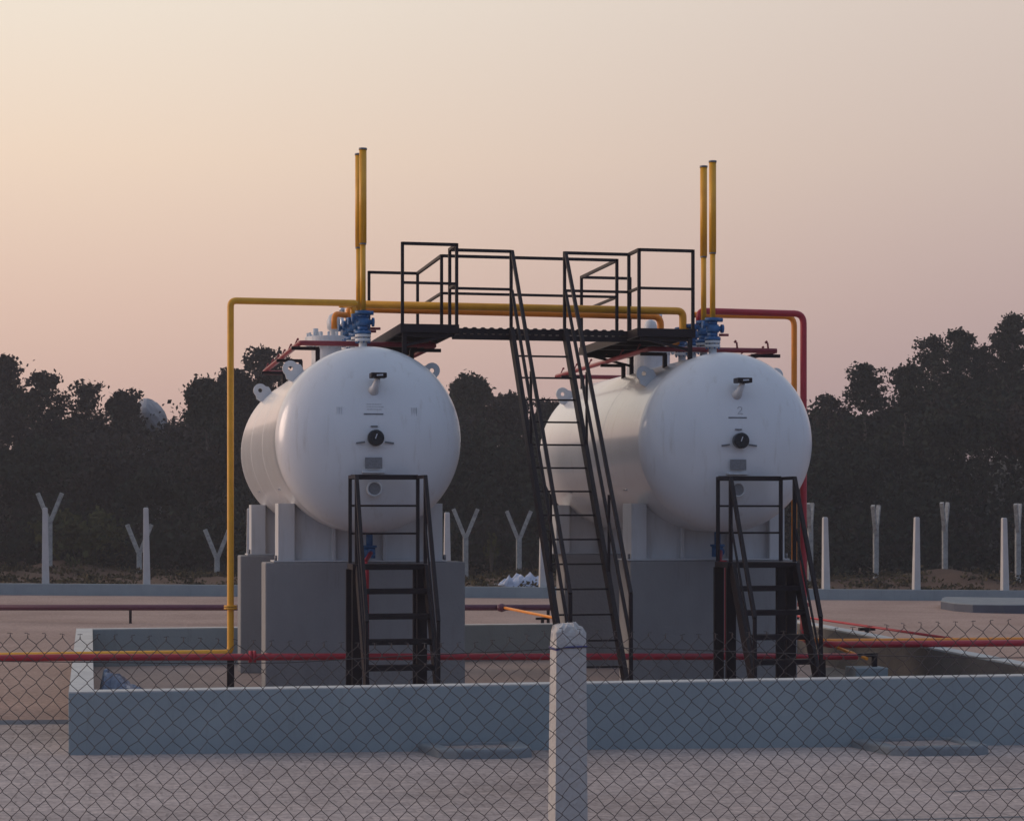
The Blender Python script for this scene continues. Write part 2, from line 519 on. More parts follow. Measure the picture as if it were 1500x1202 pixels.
# ------------------------------------------------------------------ bund walls (containment dike)
XL0, XL1 = -0.22, 0.04
YF0, YF1 = 21.69, 21.95
YR0, YR1 = 33.45, 33.70
TOP = 0.605
bund = thing('bund_wall', (XL0, YF0, 0), 'knee-high blue grey concrete bund wall with pale top around both tanks', 'bund wall')
m = MB(); cp = MB()
XR = 11.35
CT = TOP - 0.014
m.box(XL0, XR, YF0, YF1, -0.6, CT); cp.box(XL0 + .003, XR, YF0 + .003, YF1 - .003, CT, TOP)
m.box(XL0, XL1, YF1, YR1, -0.4, CT); cp.box(XL0 + .003, XL1 - .003, YF1 - .003, YR1 - .003, CT, TOP)
m.box(XL1, 12.1, YR0, YR1, -0.4, CT); cp.box(XL1 - .003, 12.1, YR0 + .003, YR1 - .003, CT, TOP)
vs = [(11.05, YF1, -0.4), (11.30, YF1, -0.4), (12.05, YR0, -0.4), (11.80, YR0, -0.4)]
m.add(vs + [(a_, b_, CT) for a_, b_, c_ in vs], [(0, 3, 2, 1), (4, 5, 6, 7), (0, 1, 5, 4), (1, 2, 6, 5), (2, 3, 7, 6), (3, 0, 4, 7)])
cp.add([(a_ + (.003 if q_ in (0, 3) else -.003), b_, CT) for q_, (a_, b_, c_) in enumerate(vs)] + [(a_ + (.003 if q_ in (0, 3) else -.003), b_, TOP) for q_, (a_, b_, c_) in enumerate(vs)], [(0, 3, 2, 1), (4, 5, 6, 7), (0, 1, 5, 4), (1, 2, 6, 5), (2, 3, 7, 6), (3, 0, 4, 7)])
m.build('wall_body', 'wall', bund, 0.01)
cp.build('coping', 'coping', bund)
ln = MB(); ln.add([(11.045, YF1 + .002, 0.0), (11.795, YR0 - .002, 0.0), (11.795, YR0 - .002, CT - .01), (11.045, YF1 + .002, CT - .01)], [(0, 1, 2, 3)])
ln.build('inner_lining', 'tar', bund)  # darker sheet over the inner face of the right wall
vs = [(XL1, YF1, 0.004), (11.1, YF1, 0.004), (11.85, YR0, 0.004), (XL1, YR0, 0.004)]
tag(MB().add(vs, [(0, 1, 2, 3)]).build('floor', 'floor'), kind='structure')
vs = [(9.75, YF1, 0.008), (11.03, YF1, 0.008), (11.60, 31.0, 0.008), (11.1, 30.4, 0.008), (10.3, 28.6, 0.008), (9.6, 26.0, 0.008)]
tag(MB().add(vs, [tuple(range(6))]).build('damp_floor_patch', 'tar'), kind='structure')  # darker polygon laid over the right end of the floor

# drain outlet slabs in front of the bund
def outlet(px0, px1, yfront, lab):
    d = 20.9
    xa = (px0 - 132) * d / 3063; xb = (px1 - 132) * d / 3063
    xa = (px0 - 132) * (YF0 * CS + xa * SN) / 3063; xb = (px1 - 132) * (YF0 * CS + xb * SN) / 3063
    zb = -0.013 * (xa + xb) / 2 - 0.10
    m = MB()
    y0 = yfront; y1 = YF0 - 0.004
    out = [(xa, y1), (xa + 0.12, y0 + 0.10), (xa + 0.30, y0), (xb - 0.20, y0), (xb, y0 + 0.12), (xb + 0.0, y1)]
    inn = [(xa + 0.22, y1 - 0.08), (xa + 0.27, y0 + 0.22), (xa + 0.36, y0 + 0.16), (xb - 0.30, y0 + 0.16), (xb - 0.20, y0 + 0.24), (xb - 0.20, y1 - 0.08)]
    n = len(out)
    zt = zb + 0.15
    lift = [0.03, 0.0, 0.0, 0.0, 0.0, 0.0]
    vs = [(x, y, zb) for x, y in out] + [(x * 0.985 + 0.015 * (xa + xb) / 2, y * 0.985 + 0.015 * y1, zt) for x, y in out] + [(x, y, zt) for x, y in inn] + [(x, y, zt - 0.07) for x, y in inn]
    fs = []
    for i in range(n):
        j = (i + 1) % n
        fs.append((i, j, n + j, n + i)); fs.append((n + i, n + j, 2 * n + j, 2 * n + i)); fs.append((2 * n + i, 2 * n + j, 3 * n + j, 3 * n + i))
    fs.append(tuple(3 * n + i for i in range(n)))
    m.add(vs, fs)
    o = thing('drain_slab', ((xa + xb) / 2, y0, zb), lab, 'concrete slab', 'low concrete drain slabs at the foot of the bund wall')
    m.build('rim', 'slab', o, 0.025)
    MB().add([(x, y, zt - 0.03) for x, y in inn], [tuple(range(n))]).build('gravel_fill', 'paving', o)
outlet(612, 764, 20.95, 'low concrete drain slab at the wall foot, left of the near fence post')
outlet(1252, 1414, 20.75, 'low concrete drain slab at the wall foot, far right of the near fence post')

# raised kerbed platform far right
fl = []
for px, d in ((1380, 61.5), (1378, 59.5), (1398, 58.0), (1425, 57.2), (1470, 57.0), (1700, 56.8), (1700, 60.5), (1385, 62.5)):
    fl.append(P(px, d))
zt = -0.013 * 21
o = thing('raised_slab', (fl[4][0], fl[4][1], zt - 0.12), 'low raised slab with curved corner at the far right of the yard', 'raised slab')
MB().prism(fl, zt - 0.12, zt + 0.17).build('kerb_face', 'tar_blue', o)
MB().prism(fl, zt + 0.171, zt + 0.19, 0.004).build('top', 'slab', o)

# ------------------------------------------------------------------ tanks
R = 1.205
YT0, YT1 = 26.33, 32.4
XA, XB = 3.53, 8.345
DX = XB - XA
ZC = 3.405


def make_tank(X, label):
    t = thing('storage_tank', (X, YT0, 1.81), label, 'tank', 'white horizontal gas tanks on grey pedestals')
    c = (X, 0, ZC)
    prof = []
    for y, r in ((YT0 + 0.0, R), (YT0 + 0.04, R), (YT0 + 2.0, R), (YT0 + 4.0, R), (YT1 - 0.04, R), (YT1, R)):
        prof.append((r, y))
    MB().lathe(c, prof, 'y', 96).build('shell', 'white', t)
    for sgn, y0 in ((-1, YT0), (1, YT1)):
        pr = [(R, 0)]
        dep = 0.60
        for i in range(1, 25):
            a = i / 24 * PI / 2
            pr.append((max(0.0015, R * math.cos(a)), sgn * dep * math.sin(a)))
        pr = [(R + 0.0, 0.0)] + [(r, y) for r, y in pr[1:]]
        pr = [(r, y0 + y) for r, y in pr]
        if sgn < 0: pr = pr
        m = MB().lathe(c, pr, 'y', 96)
        m.build('head', 'white', t)

    for yv in (YT0, YT0 + 2.03, YT0 + 4.06, YT1):
        MB().lathe(c, [(R - .002, yv - .011), (R + .0022, yv - .005), (R + .0022, yv + .005), (R - .002, yv + .011)], 'y', 96).build('weld_seam', 'white', t)

    def fy(x, z):   # y of the front head surface
        q = 1 - ((x - X) ** 2 + (z - ZC) ** 2) / R ** 2
        return YT0 - 0.60 * math.sqrt(max(0, q))
    # front gauges and fittings
    zg = 3.405
    y = fy(X, zg)
    g = MB().lathe((X, y, zg), [(0.0015, -0.115), (0.085, -0.115), (0.104, -0.11), (0.104, -0.03), (0.06, -0.03), (0.06, 0.02)], 'y', 32, False).build('level_gauge', 'gauge_black', t)
    m = MB().beam((X - 0.01, y - 0.119, zg - 0.01), (X + 0.012, y - 0.119, zg + 0.05), 0.012, 0.004, (0, 1, 0)); m.build('needle', 'silver', g)
    # bracket lugs beside the gauge
    for sg in (-1, 1):
        m = MB()
        m.beam((X + sg * 0.13, fy(X, zg) - 0.012, zg - 0.05), (X + sg * 0.24, fy(X, zg) - 0.005, zg - 0.065), 0.016, 0.02); m.build('gauge_clip', 'mark', t)
    m = MB(); m.beam((X - 0.055, y - 0.006, zg + 0.15), (X + 0.035, y - 0.006, zg + 0.15), 0.02, 0.014)
    m.build('gauge_clip', 'mark', t)
    # lower dial
    zl = 2.765
    yl = fy(X, zl)
    MB().lathe((X - 0.0, yl, zl), [(0.10, 0.03), (0.10, -0.06), (0.092, -0.065), (0.082, -0.065), (0.078, -0.05), (0.0015, -0.05)], 'y', 32, False).build('dial_gauge', 'white_fit', t)
    MB().lathe((X, yl - 0.052, zl), [(0.076, 0.0), (0.0015, -0.001)], 'y', 28, False).build('dial_face', 'plate', t)
    # name plate on a bracket
    zn = 3.03
    yn = fy(X, zn) - 0.05
    m = MB(); m.box(X - 0.13, X + 0.09, yn - 0.01, yn, zn - 0.01, zn + 0.13)
    pl = m.build('name_plate', 'plate', t, 0.004)
    m = MB(); m.box(X - 0.16, X + 0.13, yn - 0.02, fy(X, zn - 0.06) + 0.03, zn - 0.065, zn - 0.045); m.build('plate_bracket', 'white_fit', t)
    # stencil mark above the gauge
    zs = 3.71
    m = MB(); ys_ = fy(X, zs)
    m.box(X - 0.14, X + 0.11, ys_ - 0.006, ys_ + 0.01, zs - 0.008, zs + 0.008); m.build('stencil_line', 'mark', t)
    if X < 6:
        for i in range(3):
            zz = zs + 0.06 + i * 0.033
            yy = fy(X, zz)
            m = MB()
            x_ = X - 0.10
            m.box(X - 0.10, X + 0.09, yy - 0.002, yy + 0.01, zz - 0.002, zz + 0.001)
            while x_ < X + 0.09:
                w = random.uniform(0.012, 0.035)
                m.box(x_, x_ + w, yy - 0.004, yy + 0.01, zz - 0.006, zz + 0.006); x_ += w + 0.012
            m.build('stencil_text', 'faint', t)
        for sg in (-1, 1):
            for i in range(3):
                m = MB()
                xx = X + sg * (0.48) + 0.03 * i
                zz = 3.74
                m.box(xx, xx + 0.007, fy(xx, zz) - 0.006, fy(xx, zz) + 0.02, zz - 0.05, zz + 0.06)
                m.build('tally_mark', 'faint' if i < 2 or sg < 0 else 'stencil', t)
    else:
        m = MB(); pts = []
        for (a_, b_) in ((0, .075), (.015, .095), (.04, .10), (.06, .085), (.055, .06), (.02, .03), (0, .005), (.035, .012), (.07, .005)):
            xx, zz = X + a_ - 0.01, zs + 0.045 + b_
            pts.append((xx, fy(xx, zz) - 0.001, zz))
        m.sweep(pts, 0.0045, 6); m.build('stencil_numeral', 'stencil', t)
    # top lamp: black hood with a conical cup
    zh = 4.17
    yh = fy(X, zh)
    m = MB(); m.box(X + 0.03 - 0.10, X + 0.03 + 0.10, yh - 0.30, yh - 0.10, zh - 0.01, zh + 0.055)
    hd = m.build('hood', 'black', t, 0.008)
    MB().beam((X - 0.0, yh - 0.305, zh + 0.02), (X + 0.08, yh - 0.305, zh + 0.025), 0.01, 0.018).build('hood_glass', 'silver', hd)
    m = MB(); m.sweep([(X + 0.03, yh - 0.2, zh - 0.01), (X + 0.0, yh - 0.12, zh - 0.13), (X - 0.01, yh + 0.02, zh - 0.18)], [0.03, 0.05, 0.09], 14)
    m.build('hood_arm', 'white_fit', t)
    # lifting lugs
    for yy in (27.0, 31.9):
        for sg in (-1, 1):
            m = MB(); cx_, cz_ = X + sg * 0.945, ZC + 0.955
            a0 = math.atan2(cz_ - ZC, cx_ - X)
            n = 28; ri, ro = 0.032, 0.105
            vs = []
            for ring, yv in ((ro, yy), (ri, yy), (ri, yy + 0.05), (ro, yy + 0.05)):
                for i in range(n):
                    a_ = 2 * PI * i / n
                    r_ = ring
                    px_, pz_ = cx_ + r_ * math.cos(a_), cz_ + r_ * math.sin(a_)
                    if ring == ro:   # tear drop towards the shell
                        da = math.cos(a_ - a0 - PI)
                        if da > 0.2: 
                            e_ = (da - 0.2) * 0.16
                            px_ -= math.cos(a0) * e_; pz_ -= math.sin(a0) * e_
                            pt = (-math.sin(a0), math.cos(a0)); sd = (px_ - cx_) * pt[0] + (pz_ - cz_) * pt[1]
                            px_ += pt[0] * sd * 0.35; pz_ += pt[1] * sd * 0.35
                    vs.append((px_, yv, pz_))
            fs = []
            for q in range(4):
                w = (q + 1) % 4
                for i in range(n):
                    j = (i + 1) % n
                    fs.append((q * n + i, q * n + j, w * n + j, w * n + i))
            m.add(vs, fs); m.build('lifting_lug', 'white_fit', t, 0.004)
            # pad plate on the shell
    # earthing clips on the left flank
    for yy in (27.6, 30.9):
        m = MB(); a_ = math.radians(212); m.box(X + R * math.cos(a_) - 0.03, X + R * math.cos(a_) + 0.03, yy, yy + 0.12, ZC + R * math.sin(a_) - 0.0, ZC + R * math.sin(a_) + 0.025)
        m.build('shell_clip', 'silver', t)
    # saddles
    for ya in (27.15, 31.75):
        m = MB(); ys0, ys1 = ya + 0.07, ya + 0.30
        hw = 1.10
        hq = hw - 0.21
        xs_ = [X - hq + 2 * hq * i / 40 for i in range(41)]
        zt_ = [ZC - math.sqrt(max(0.0, (R - 0.01) ** 2 - (x_ - X) ** 2)) for x_ in xs_]
        vs = [(x_, yv, 1.83) for yv in (ys0, ys1) for x_ in xs_] + [(x_, yv, z_) for yv in (ys0, ys1) for x_, z_ in zip(xs_, zt_)]
        n = 41; fs = []
        for i in range(40):
            fs.append((i, i + 1, 2 * n + i + 1, 2 * n + i))
            fs.append((n + i + 1, n + i, 3 * n + i, 3 * n + i + 1))
            fs.append((2 * n + i, 2 * n + i + 1, 3 * n + i + 1, 3 * n + i))
        fs.append((0, 2 * n, 3 * n, n)); fs.append((n - 1, 2 * n - 1, 4 * n - 1, 3 * n - 1))
        m.add(vs, fs)
        for xc in (X - hw, X + hw - 0.22):
            m.box(xc, xc + 0.22, ya - 0.06, ya + 0.40, 1.83, ZC - math.sqrt(R * R - (hw - 0.22) ** 2) + 0.005)
        for xc in (X - 0.38, X + 0.30):
            m.box(xc, xc + 0.05, ya - 0.01, ya + 0.36, 1.83, ZC - math.sqrt(R * R - 0.45 ** 2) + 0.12)
        s_ = m.build('saddle', 'saddle', t, 0.006)
        m = MB(); m.box(X - hw - 0.06, X + hw + 0.06, ya - 0.09, ya + 0.44, 1.812, 1.83); m.build('base_plate', 'saddle', s_)
        for xc in (X - hw - 0.03, X + hw + 0.03):
            m = MB(); m.cyl((xc, ya - 0.05, 1.83), (xc, ya - 0.05, 1.90), 0.018, 6); m.build('anchor_bolt', 'plate', s_)
    # manhole
    ym = 30.2
    m = MB().lathe((X, ym, 0), [(0.33, 4.45), (0.33, 4.93), (0.43, 4.93), (0.43, 4.99), (0.43, 5.045), (0.425, 5.05), (0.0015, 5.055)], 'z', 40, False)
    for i in range(20):
        a_ = 2 * PI * i / 20
        bx, by = X + 0.385 * math.cos(a_), ym + 0.385 * math.sin(a_)
        m.cyl((bx, by, 4.88), (bx, by, 5.11), 0.02, 6)
    mh = m.build('manhole', 'white_fit', t)
    m = MB().lathe((X - 0.02, ym - 0.2, 0), [(0.05, 5.05), (0.055, 5.12), (0.10, 5.16), (0.11, 5.26), (0.075, 5.36), (0.02, 5.39), (0.0015, 5.39)], 'z', 18)
    m.build('vent_cowl', 'white_fit', mh)
    m = MB(); m.cyl((X + 0.08, ym - 0.35, 5.05), (X + 0.08, ym - 0.35, 5.40), 0.026, 10); m.cyl((X + 0.08, ym - 0.35, 5.40), (X + 0.08, ym - 0.35, 5.47), 0.04, 10)
    m.sweep([(X + 0.08, ym - 0.35, 5.47), (X + 0.07, ym - 0.35, 5.56)], [0.03, 0.01], 10)
    m.build('sampling_nozzle', 'silver', mh)
    for i, (ox, oy, hh, rr) in enumerate(((-.28, -.1, .12, .04), (-.2, .1, .09, .05), (.24, -.05, .14, .04), (0.2, .2, .1, .05))):
        m = MB(); m.cyl((X + ox, ym + oy, 5.04), (X + ox, ym + oy, 5.05 + hh), rr, 12)
        m.build('nozzle_stub', 'white_fit', mh)
    # relief valves with flanges
    for i, yv in enumerate((26.9, 27.32, 27.86, 28.38)):
        xv = X
        m = MB(); m.cyl((xv, yv, 4.50), (xv, yv, 4.74), 0.055, 16); m.cyl((xv, yv, 4.72), (xv, yv, 4.76), 0.105, 18); m.cyl((xv, yv, 4.775), (xv, yv, 4.815), 0.105, 18)
        nz = m.build('nozzle', 'white_fit', t)
        m = MB()
        m.cyl((xv, yv, 4.82), (xv, yv, 4.86), 0.11, 18); m.cyl((xv, yv, 4.86), (xv, yv, 4.93), 0.07, 16); m.cyl((xv, yv, 4.93), (xv, yv, 5.03), 0.09, 16, 0.085)
        m.cyl((xv, yv, 5.03), (xv, yv, 5.08), 0.065, 16); m.cyl((xv, yv, 5.08), (xv, yv, 5.125), 0.105, 18)
        m.cyl((xv + 0.0, yv, 4.98), (xv + 0.14, yv, 4.98), 0.035, 12); m.cyl((xv + 0.12, yv, 4.98), (xv + 0.15, yv, 4.98), 0.06, 14)
        m.cyl((xv, yv, 5.10), (xv + 0.14, yv, 5.10), 0.028, 10); m.cyl((xv - 0.13, yv, 5.03), (xv, yv, 5.03), 0.03, 10); m.cyl((xv - 0.15, yv, 5.03), (xv - 0.12, yv, 5.03), 0.05, 12)
        for q in range(8):
            a_ = q * PI / 4
            bx, by = xv + 0.09 * math.cos(a_), yv + 0.09 * math.sin(a_)
            m.cyl((bx, by, 4.70), (bx, by, 4.87), 0.010, 6)
        vb = m.build('relief_valve', 'blue', t)
        m = MB(); m.cyl((xv + 0.11, yv + 0.06, 4.90), (xv + 0.24, yv + 0.04, 4.90), 0.018, 8); m.build('valve_lever', 'dark_red', vb)
    # vent stacks on the two nearest valves
    for yv in (26.9, 27.32):
        st = MB(); st.cyl((X, yv, 5.125), (X, yv, 6.03), 0.038, 16)
        sto = st.build('vent_stack', 'yellow', t)
        m = MB(); m.sweep([(X, yv, 6.02), (X, yv, 7.255)], 0.049, 18); m.build('stack_sleeve', 'yellow', sto)
        m = MB(); m.cyl((X, yv, 6.0), (X, yv, 6.02), 0.046, 16); m.build('stack_collar', 'plate', sto); m = MB(); m.cyl((X, yv, 7.25), (X, yv, 7.275), 0.055, 18); m.build('stack_collar', 'plate', sto)
    # spray water ring
    zr = 4.715
    x0, x1, y0, y1 = X - 0.80, X + 1.02, 27.2, 33.0
    rg = MB()
    rg.pipe([(x1, y0, zr), (x0, y0, zr), (x0, y1, zr), (x1, y1, zr), (x1, y0 + 0.12, zr)], 0.035, 0.05, 12)
    ring = rg.build('spray_pipe', 'dark_red', t)
    yy = y0 + 0.7
    while yy < y1:
        for xx in (x0, x1):
            m = MB(); m.cyl((xx, yy, zr + 0.03), (xx + 0.03, yy, zr + 0.10), 0.010, 6); m.cyl((xx + 0.03, yy, zr + 0.10), (xx + 0.05, yy, zr + 0.115), 0.018, 6); m.build('spray_nozzle', 'dark_red', ring)
        yy += 0.95
    for xx in ((X + 0.45, X + 0.9) if X > 6 else ()):
        m = MB(); m.cyl((xx, y0, zr + 0.02), (xx - 0.01, y0, zr + 0.11), 0.014, 8); m.cyl((xx - 0.02, y0, zr + 0.11), (xx - 0.04, y0, zr + 0.13), 0.022, 8); m.build('spray_nozzle', 'dark_red', ring)
    for yy in (27.35, 29.6, 32.2):
        for sg in (-1, 1):
            m = MB()
            xe = x0 if sg < 0 else x1
            xi = xe - sg * 0.25 * (1 if sg < 0 else 1.2)
            za = ZC + math.sqrt(max(0.02, R * R - (xi - X) ** 2))
            m.beam((xe + sg * 0.10, yy, zr - 0.06), (xi - sg * 0.02, yy, zr - 0.06), 0.05, 0.045)
            m.beam((xi, yy, zr - 0.06), (xi, yy, za - 0.03), 0.055, 0.055, (0, 1, 0))
            m.build('spray_bracket', 'black', ring)
    # bottom drain valve and red drain riser
    xd = X + 0.10
    m = MB(); m.cyl((xd, 27.0, 1.98), (xd, 27.0, 2.24), 0.045, 12); m.cyl((xd, 27.0, 1.86), (xd, 27.0, 2.0), 0.08, 14); m.cyl((xd, 27.0, 2.0), (xd, 27.0, 2.03), 0.10, 14)
    m.cyl((xd, 26.86, 1.93), (xd, 27.0, 1.93), 0.06, 12)
    m.build('drain_valve', 'blue', t)
    return t


make_tank(XA, 'left white horizontal tank with two yellow vent poles, the one nearer the camera')
make_tank(XB, 'right white horizontal tank with two yellow vent poles, partly behind the long black stair')

# pedestals
def pedestal(x0, x1, y0, y1, lab):
    m = MB(); m.box(x0, x1, y0, y1, 0.0, 1.805)
    o = m.build('concrete_pedestal', 'pedestal', None, 0.018)
    recentre(o, ((x0 + x1) / 2, (y0 + y1) / 2, 0.0))
    tag(o, lab, 'pedestal', 'grey concrete pedestals under the tank saddles')
pedestal(2.256, 4.93, 27.05, 27.66, 'grey concrete pedestal under the front saddle of the left tank')
pedestal(2.256, 4.93, 31.6, 32.2, 'grey concrete pedestal under the rear saddle of the left tank')
pedestal(7.22, 9.62, 27.05, 27.66, 'grey concrete pedestal under the front saddle of the right tank')
pedestal(7.36, 9.62, 31.6, 32.2, 'grey concrete pedestal under the rear saddle of the right tank, seen through the long stair')

# ------------------------------------------------------------------ small platform stairs in front of each tank
def make_stair(X, lab):
    t = thing('inspection_stair', (X, 25.1, 0), lab, 'stair', 'small black platform stairs in front of the tanks')
    xl_, xr_ = X - 0.425, X + 0.425
    yb, yf, zp = 25.62, 25.14, 1.83
    m = MB(); m.box(xl_ - 0.04, xr_ + 0.04, yf - 0.02, yb + 0.04, zp - 0.075, zp - 0.005)
    m.build('platform', 'black', t, 0.004)
    for (x_, y_) in ((xl_, yb), (xr_, yb), (xl_ + 0.02, yf + 0.03), (xr_ - 0.02, yf + 0.03)):
        m = MB(); m.box(x_ - 0.062, x_ + 0.062, y_ - 0.03, y_ + 0.03, 0.0, zp - 0.075); m.build('leg', 'black', t)
    # stringers
    ybot = 24.05
    for x_ in (xl_ + 0.02, xr_ + 0.02):
        m = MB(); m.beam((x_, yf - 0.03, zp - 0.06), (x_, ybot, 0.0), 0.05, 0.19); m.build('stringer', 'black', t)
    # steps
    for i in range(5):
        z_ = zp - 0.30 * (i + 1)
        y_ = yf + (ybot - yf) * (0.30 * (i + 1)) / zp
        m = MB(); m.box(xl_ + 0.045, xr_ - 0.005, y_ - 0.10, y_ + 0.10, z_ - 0.065, z_); m.build('step', 'black', t, 0.003)
    # guard rail at the tank side
    zr = 2.93
    m = MB()
    for x_ in (xl_ - 0.01, xr_ + 0.0):
        m.beam((x_, yb, zp), (x_, yb, zr), 0.042, 0.042, (0, 1, 0))
        m.beam((x_ + (0.02), yf, zp), (x_ + 0.02, yf, zr), 0.042, 0.042, (0, 1, 0))
        m.beam((x_, yb, zr - 0.02), (x_ + 0.02, yf, zr - 0.02), 0.042, 0.042)
    m.beam((xl_, yb, zr - 0.02), (xr_, yb, zr - 0.02), 0.042, 0.062)
    for z_ in (2.55, 2.20):
        m.cyl((xl_, yb, z_), (xr_, yb, z_), 0.013, 8)
    m.build('guard_rail', 'black', t)
    for x_ in (xl_ + 0.01, xr_ + 0.02):
        m = MB()
        a_ = (x_, yf, zr - 0.02); b_ = (x_, 24.17, 1.16)
        m.beam(a_, b_, 0.045, 0.055)
        m.beam(b_, (x_, 24.15, 0.0), 0.04, 0.04, (0, 1, 0))
        m.beam((x_, yf, zp + 0.5), (x_, 24.17, 0.62), 0.022, 0.03)
        m.build('handrail', 'black', t)
    return t

make_stair(3.635, 'small black steel stair with railed platform in front of the left tank')
make_stair(3.635 + 4.82, 'small black steel stair with railed platform in front of the right tank')

# ------------------------------------------------------------------ walkway and long stair
wk = thing('access_walkway', (5.93, 27.3, 0), 'black steel walkway bridging the tank tops with railings and a long steep stair', 'walkway')
ZD, ZT, ZM = 4.92, 6.0, 5.47
YFR, YBK = 27.06, 27.70
PAx0, PAx1, PBx0, PBx1 = 4.0, 4.72, 7.20, 7.95
PY0, PY1 = 26.52, 29.8
# deck between platforms
m = MB()
m.box(PAx1 + 0.03, PBx0 - 0.03, YFR, YBK, ZD - 0.03, ZD - 0.006)
dk = m.build('walkway_deck', 'black', wk)
m = MB()   # front channel with a row of slots
x_ = PAx1 - 0.03
m.box(PAx1 + 0.03, PBx0 - 0.03, YFR - 0.03, YFR - 0.002, ZD - 0.135, ZD - 0.068)
m.box(PAx1 + 0.03, PBx0 - 0.03, YFR - 0.03, YFR - 0.002, ZD - 0.050, ZD + 0.015)
x_ = PAx1 + 0.03
while x_ < PBx0 - 0.1:
    m.box(x_, x_ + 0.05, YFR - 0.027, YFR - 0.005, ZD - 0.068, ZD - 0.050); x_ += 0.098
x_ = PAx1 + 0.05
while x_ < PBx0 - 0.1:   # serrated grating edge
    m.add([(x_, YFR - 0.02, ZD + 0.015), (x_ + 0.085, YFR - 0.02, ZD + 0.015), (x_ + 0.06, YFR - 0.02, ZD + 0.032), (x_ + 0.025, YFR - 0.02, ZD + 0.032),
           (x_, YFR, ZD + 0.015), (x_ + 0.085, YFR, ZD + 0.015), (x_ + 0.06, YFR, ZD + 0.032), (x_ + 0.025, YFR, ZD + 0.032)],
          [(0, 1, 2, 3), (7, 6, 5, 4), (3, 2, 6, 7), (1, 5, 6, 2), (0, 3, 7, 4)]); x_ += 0.12
m.build('walkway_channel', 'black', wk)
m = MB(); m.box(PAx1 + 0.03, PBx0 - 0.03, YBK + 0.002, YBK + 0.03, ZD - 0.04, ZD + 0.01)
m.build('walkway_channel', 'black', wk)

for nm, xa_, xb_ in (('A', PAx0, PAx1), ('B', PBx0, PBx1)):
    m = MB(); m.box(xa_, xb_, PY0, PY1, ZD - 0.022, ZD); m.build('platform_deck', 'black', wk)
    m = MB()
    m.box(xa_ - 0.0, xb_, PY0 - 0.035, PY0 - 0.002, ZD - 0.10, ZD + 0.01)
    m.box(xa_, xb_, PY1 + 0.002, PY1 + 0.035, ZD - 0.10, ZD + 0.01)
    m.box(xa_ - 0.032, xa_ - 0.002, PY0 - 0.035, PY1 + 0.035, ZD - 0.10, ZD + 0.012)
    m.box(xb_ + 0.002, xb_ + 0.028, PY0 - 0.035, PY1 + 0.035, ZD - 0.10, ZD + 0.012)
    for yy in (27.3, 28.1, 28.9):
        m.beam((xa_, yy, ZD - 0.055), (xb_, yy, ZD - 0.055), 0.04, 0.06)
    m.build('platform_frame', 'black', wk)
    cx_ = XA if nm == 'A' else XB
    for yy in (PY0 + 0.04, 29.6):
        m = MB()
        xx, xo = (xa_ + 0.03, xb_ - 0.03) if nm == 'A' else (xb_ - 0.03, xa_ + 0.03)
        zs_ = ZC + math.sqrt(R * R - (xx - cx_) ** 2) - 0.02
        m.beam((xx, yy, ZD - 0.1), (xx, yy, zs_), 0.055, 0.055, (0, 1, 0))
        m.beam((xx, yy, ZD - 0.27), (xo, yy, ZD - 0.11), 0.035, 0.035)
        m.beam((xx, yy, ZD - 0.13), (xo, yy, ZD - 0.13), 0.04, 0.04)
        m.build('platform_support', 'black', wk)

def rail(name, posts_, segs, th=0.04):
    m = MB()
    for (x_, y_) in posts_:
        m.beam((x_, y_, ZD - 0.02), (x_, y_, ZT), th, th, (0, 1, 0))
    for (a_, b_) in segs:
        m.beam((a_[0], a_[1], ZT - 0.018), (b_[0], b_[1], ZT - 0.018), th, th * 1.0)
        m.beam((a_[0], a_[1], ZM), (b_[0], b_[1], ZM), th * 0.85, th * 0.85)
    return m.build('railing', 'black', wk)

xsL, xsR = 5.56, 6.30      # stair opening
rail('railing', [(PAx0, PY0), (PAx1, PY0), (PAx1 + 0.0, YFR - 0.01), (xsL, YFR - 0.01)], [((PAx0, PY0), (PAx1, PY0)), ((PAx1, PY0), (PAx1, YFR)), ((PAx1, YFR - 0.01), (xsL, YFR - 0.01))])
rail('railing', [(xsR, YFR - 0.01), (PBx0, YFR - 0.01), (PBx0, PY0), (PBx1, PY0)], [((xsR, YFR - 0.01), (PBx0, YFR - 0.01)), ((PBx0, YFR), (PBx0, PY0)), ((PBx0, PY0), (PBx1, PY0))])
rail('railing', [(PAx1, YBK), (PAx1, PY1), (PAx0 + 0.0, PY1), (PBx0, YBK), (PBx0, PY1), (PBx1, PY1)],
     [((PAx1, YBK), (PBx0, YBK)), ((PAx1, YBK), (PAx1, PY1)), ((PAx1, PY1), (PAx0, PY1)), ((PBx0, YBK), (PBx0, PY1)), ((PBx0, PY1), (PBx1, PY1))])
# long stair
yT, zT_ = 27.03, 4.86
yB = 23.50
def sl(z): return yB + (yT - yB) * z / zT_
for x_ in (xsL, xsR):
    m = MB(); m.beam((x_, yT, zT_ + 0.05), (x_, yB, 0.0), 0.055, 0.155); m.build('stringer', 'black', wk)
    m = MB()
    xh = x_ + 0.01
    a_ = (xh, yT, ZT - 0.02); b_ = (xh, 23.62, 1.50)
    m.beam(a_, b_, 0.042, 0.05)
    m.beam(b_, (xh, 23.60, 0.0), 0.042, 0.042, (0, 1, 0))
    m.beam((xh, yT, ZM - 0.02), (xh, 23.62, 0.95), 0.036, 0.04)
    for f_ in (0.33, 0.66):
        pz = zT_ * f_
        m.beam((xh, sl(pz), pz), (xh, sl(pz), pz + 1.08), 0.03, 0.03, (0, 1, 0))
    m.build('handrail', 'black', wk)
nr = 16
for i in range(1, nr):
    z_ = zT_ * i / nr
    m = MB(); m.beam((xsL + 0.02, sl(z_), z_), (xsR - 0.02, sl(z_), z_), 0.06, 0.022)
    m.build('rung', 'black', wk)

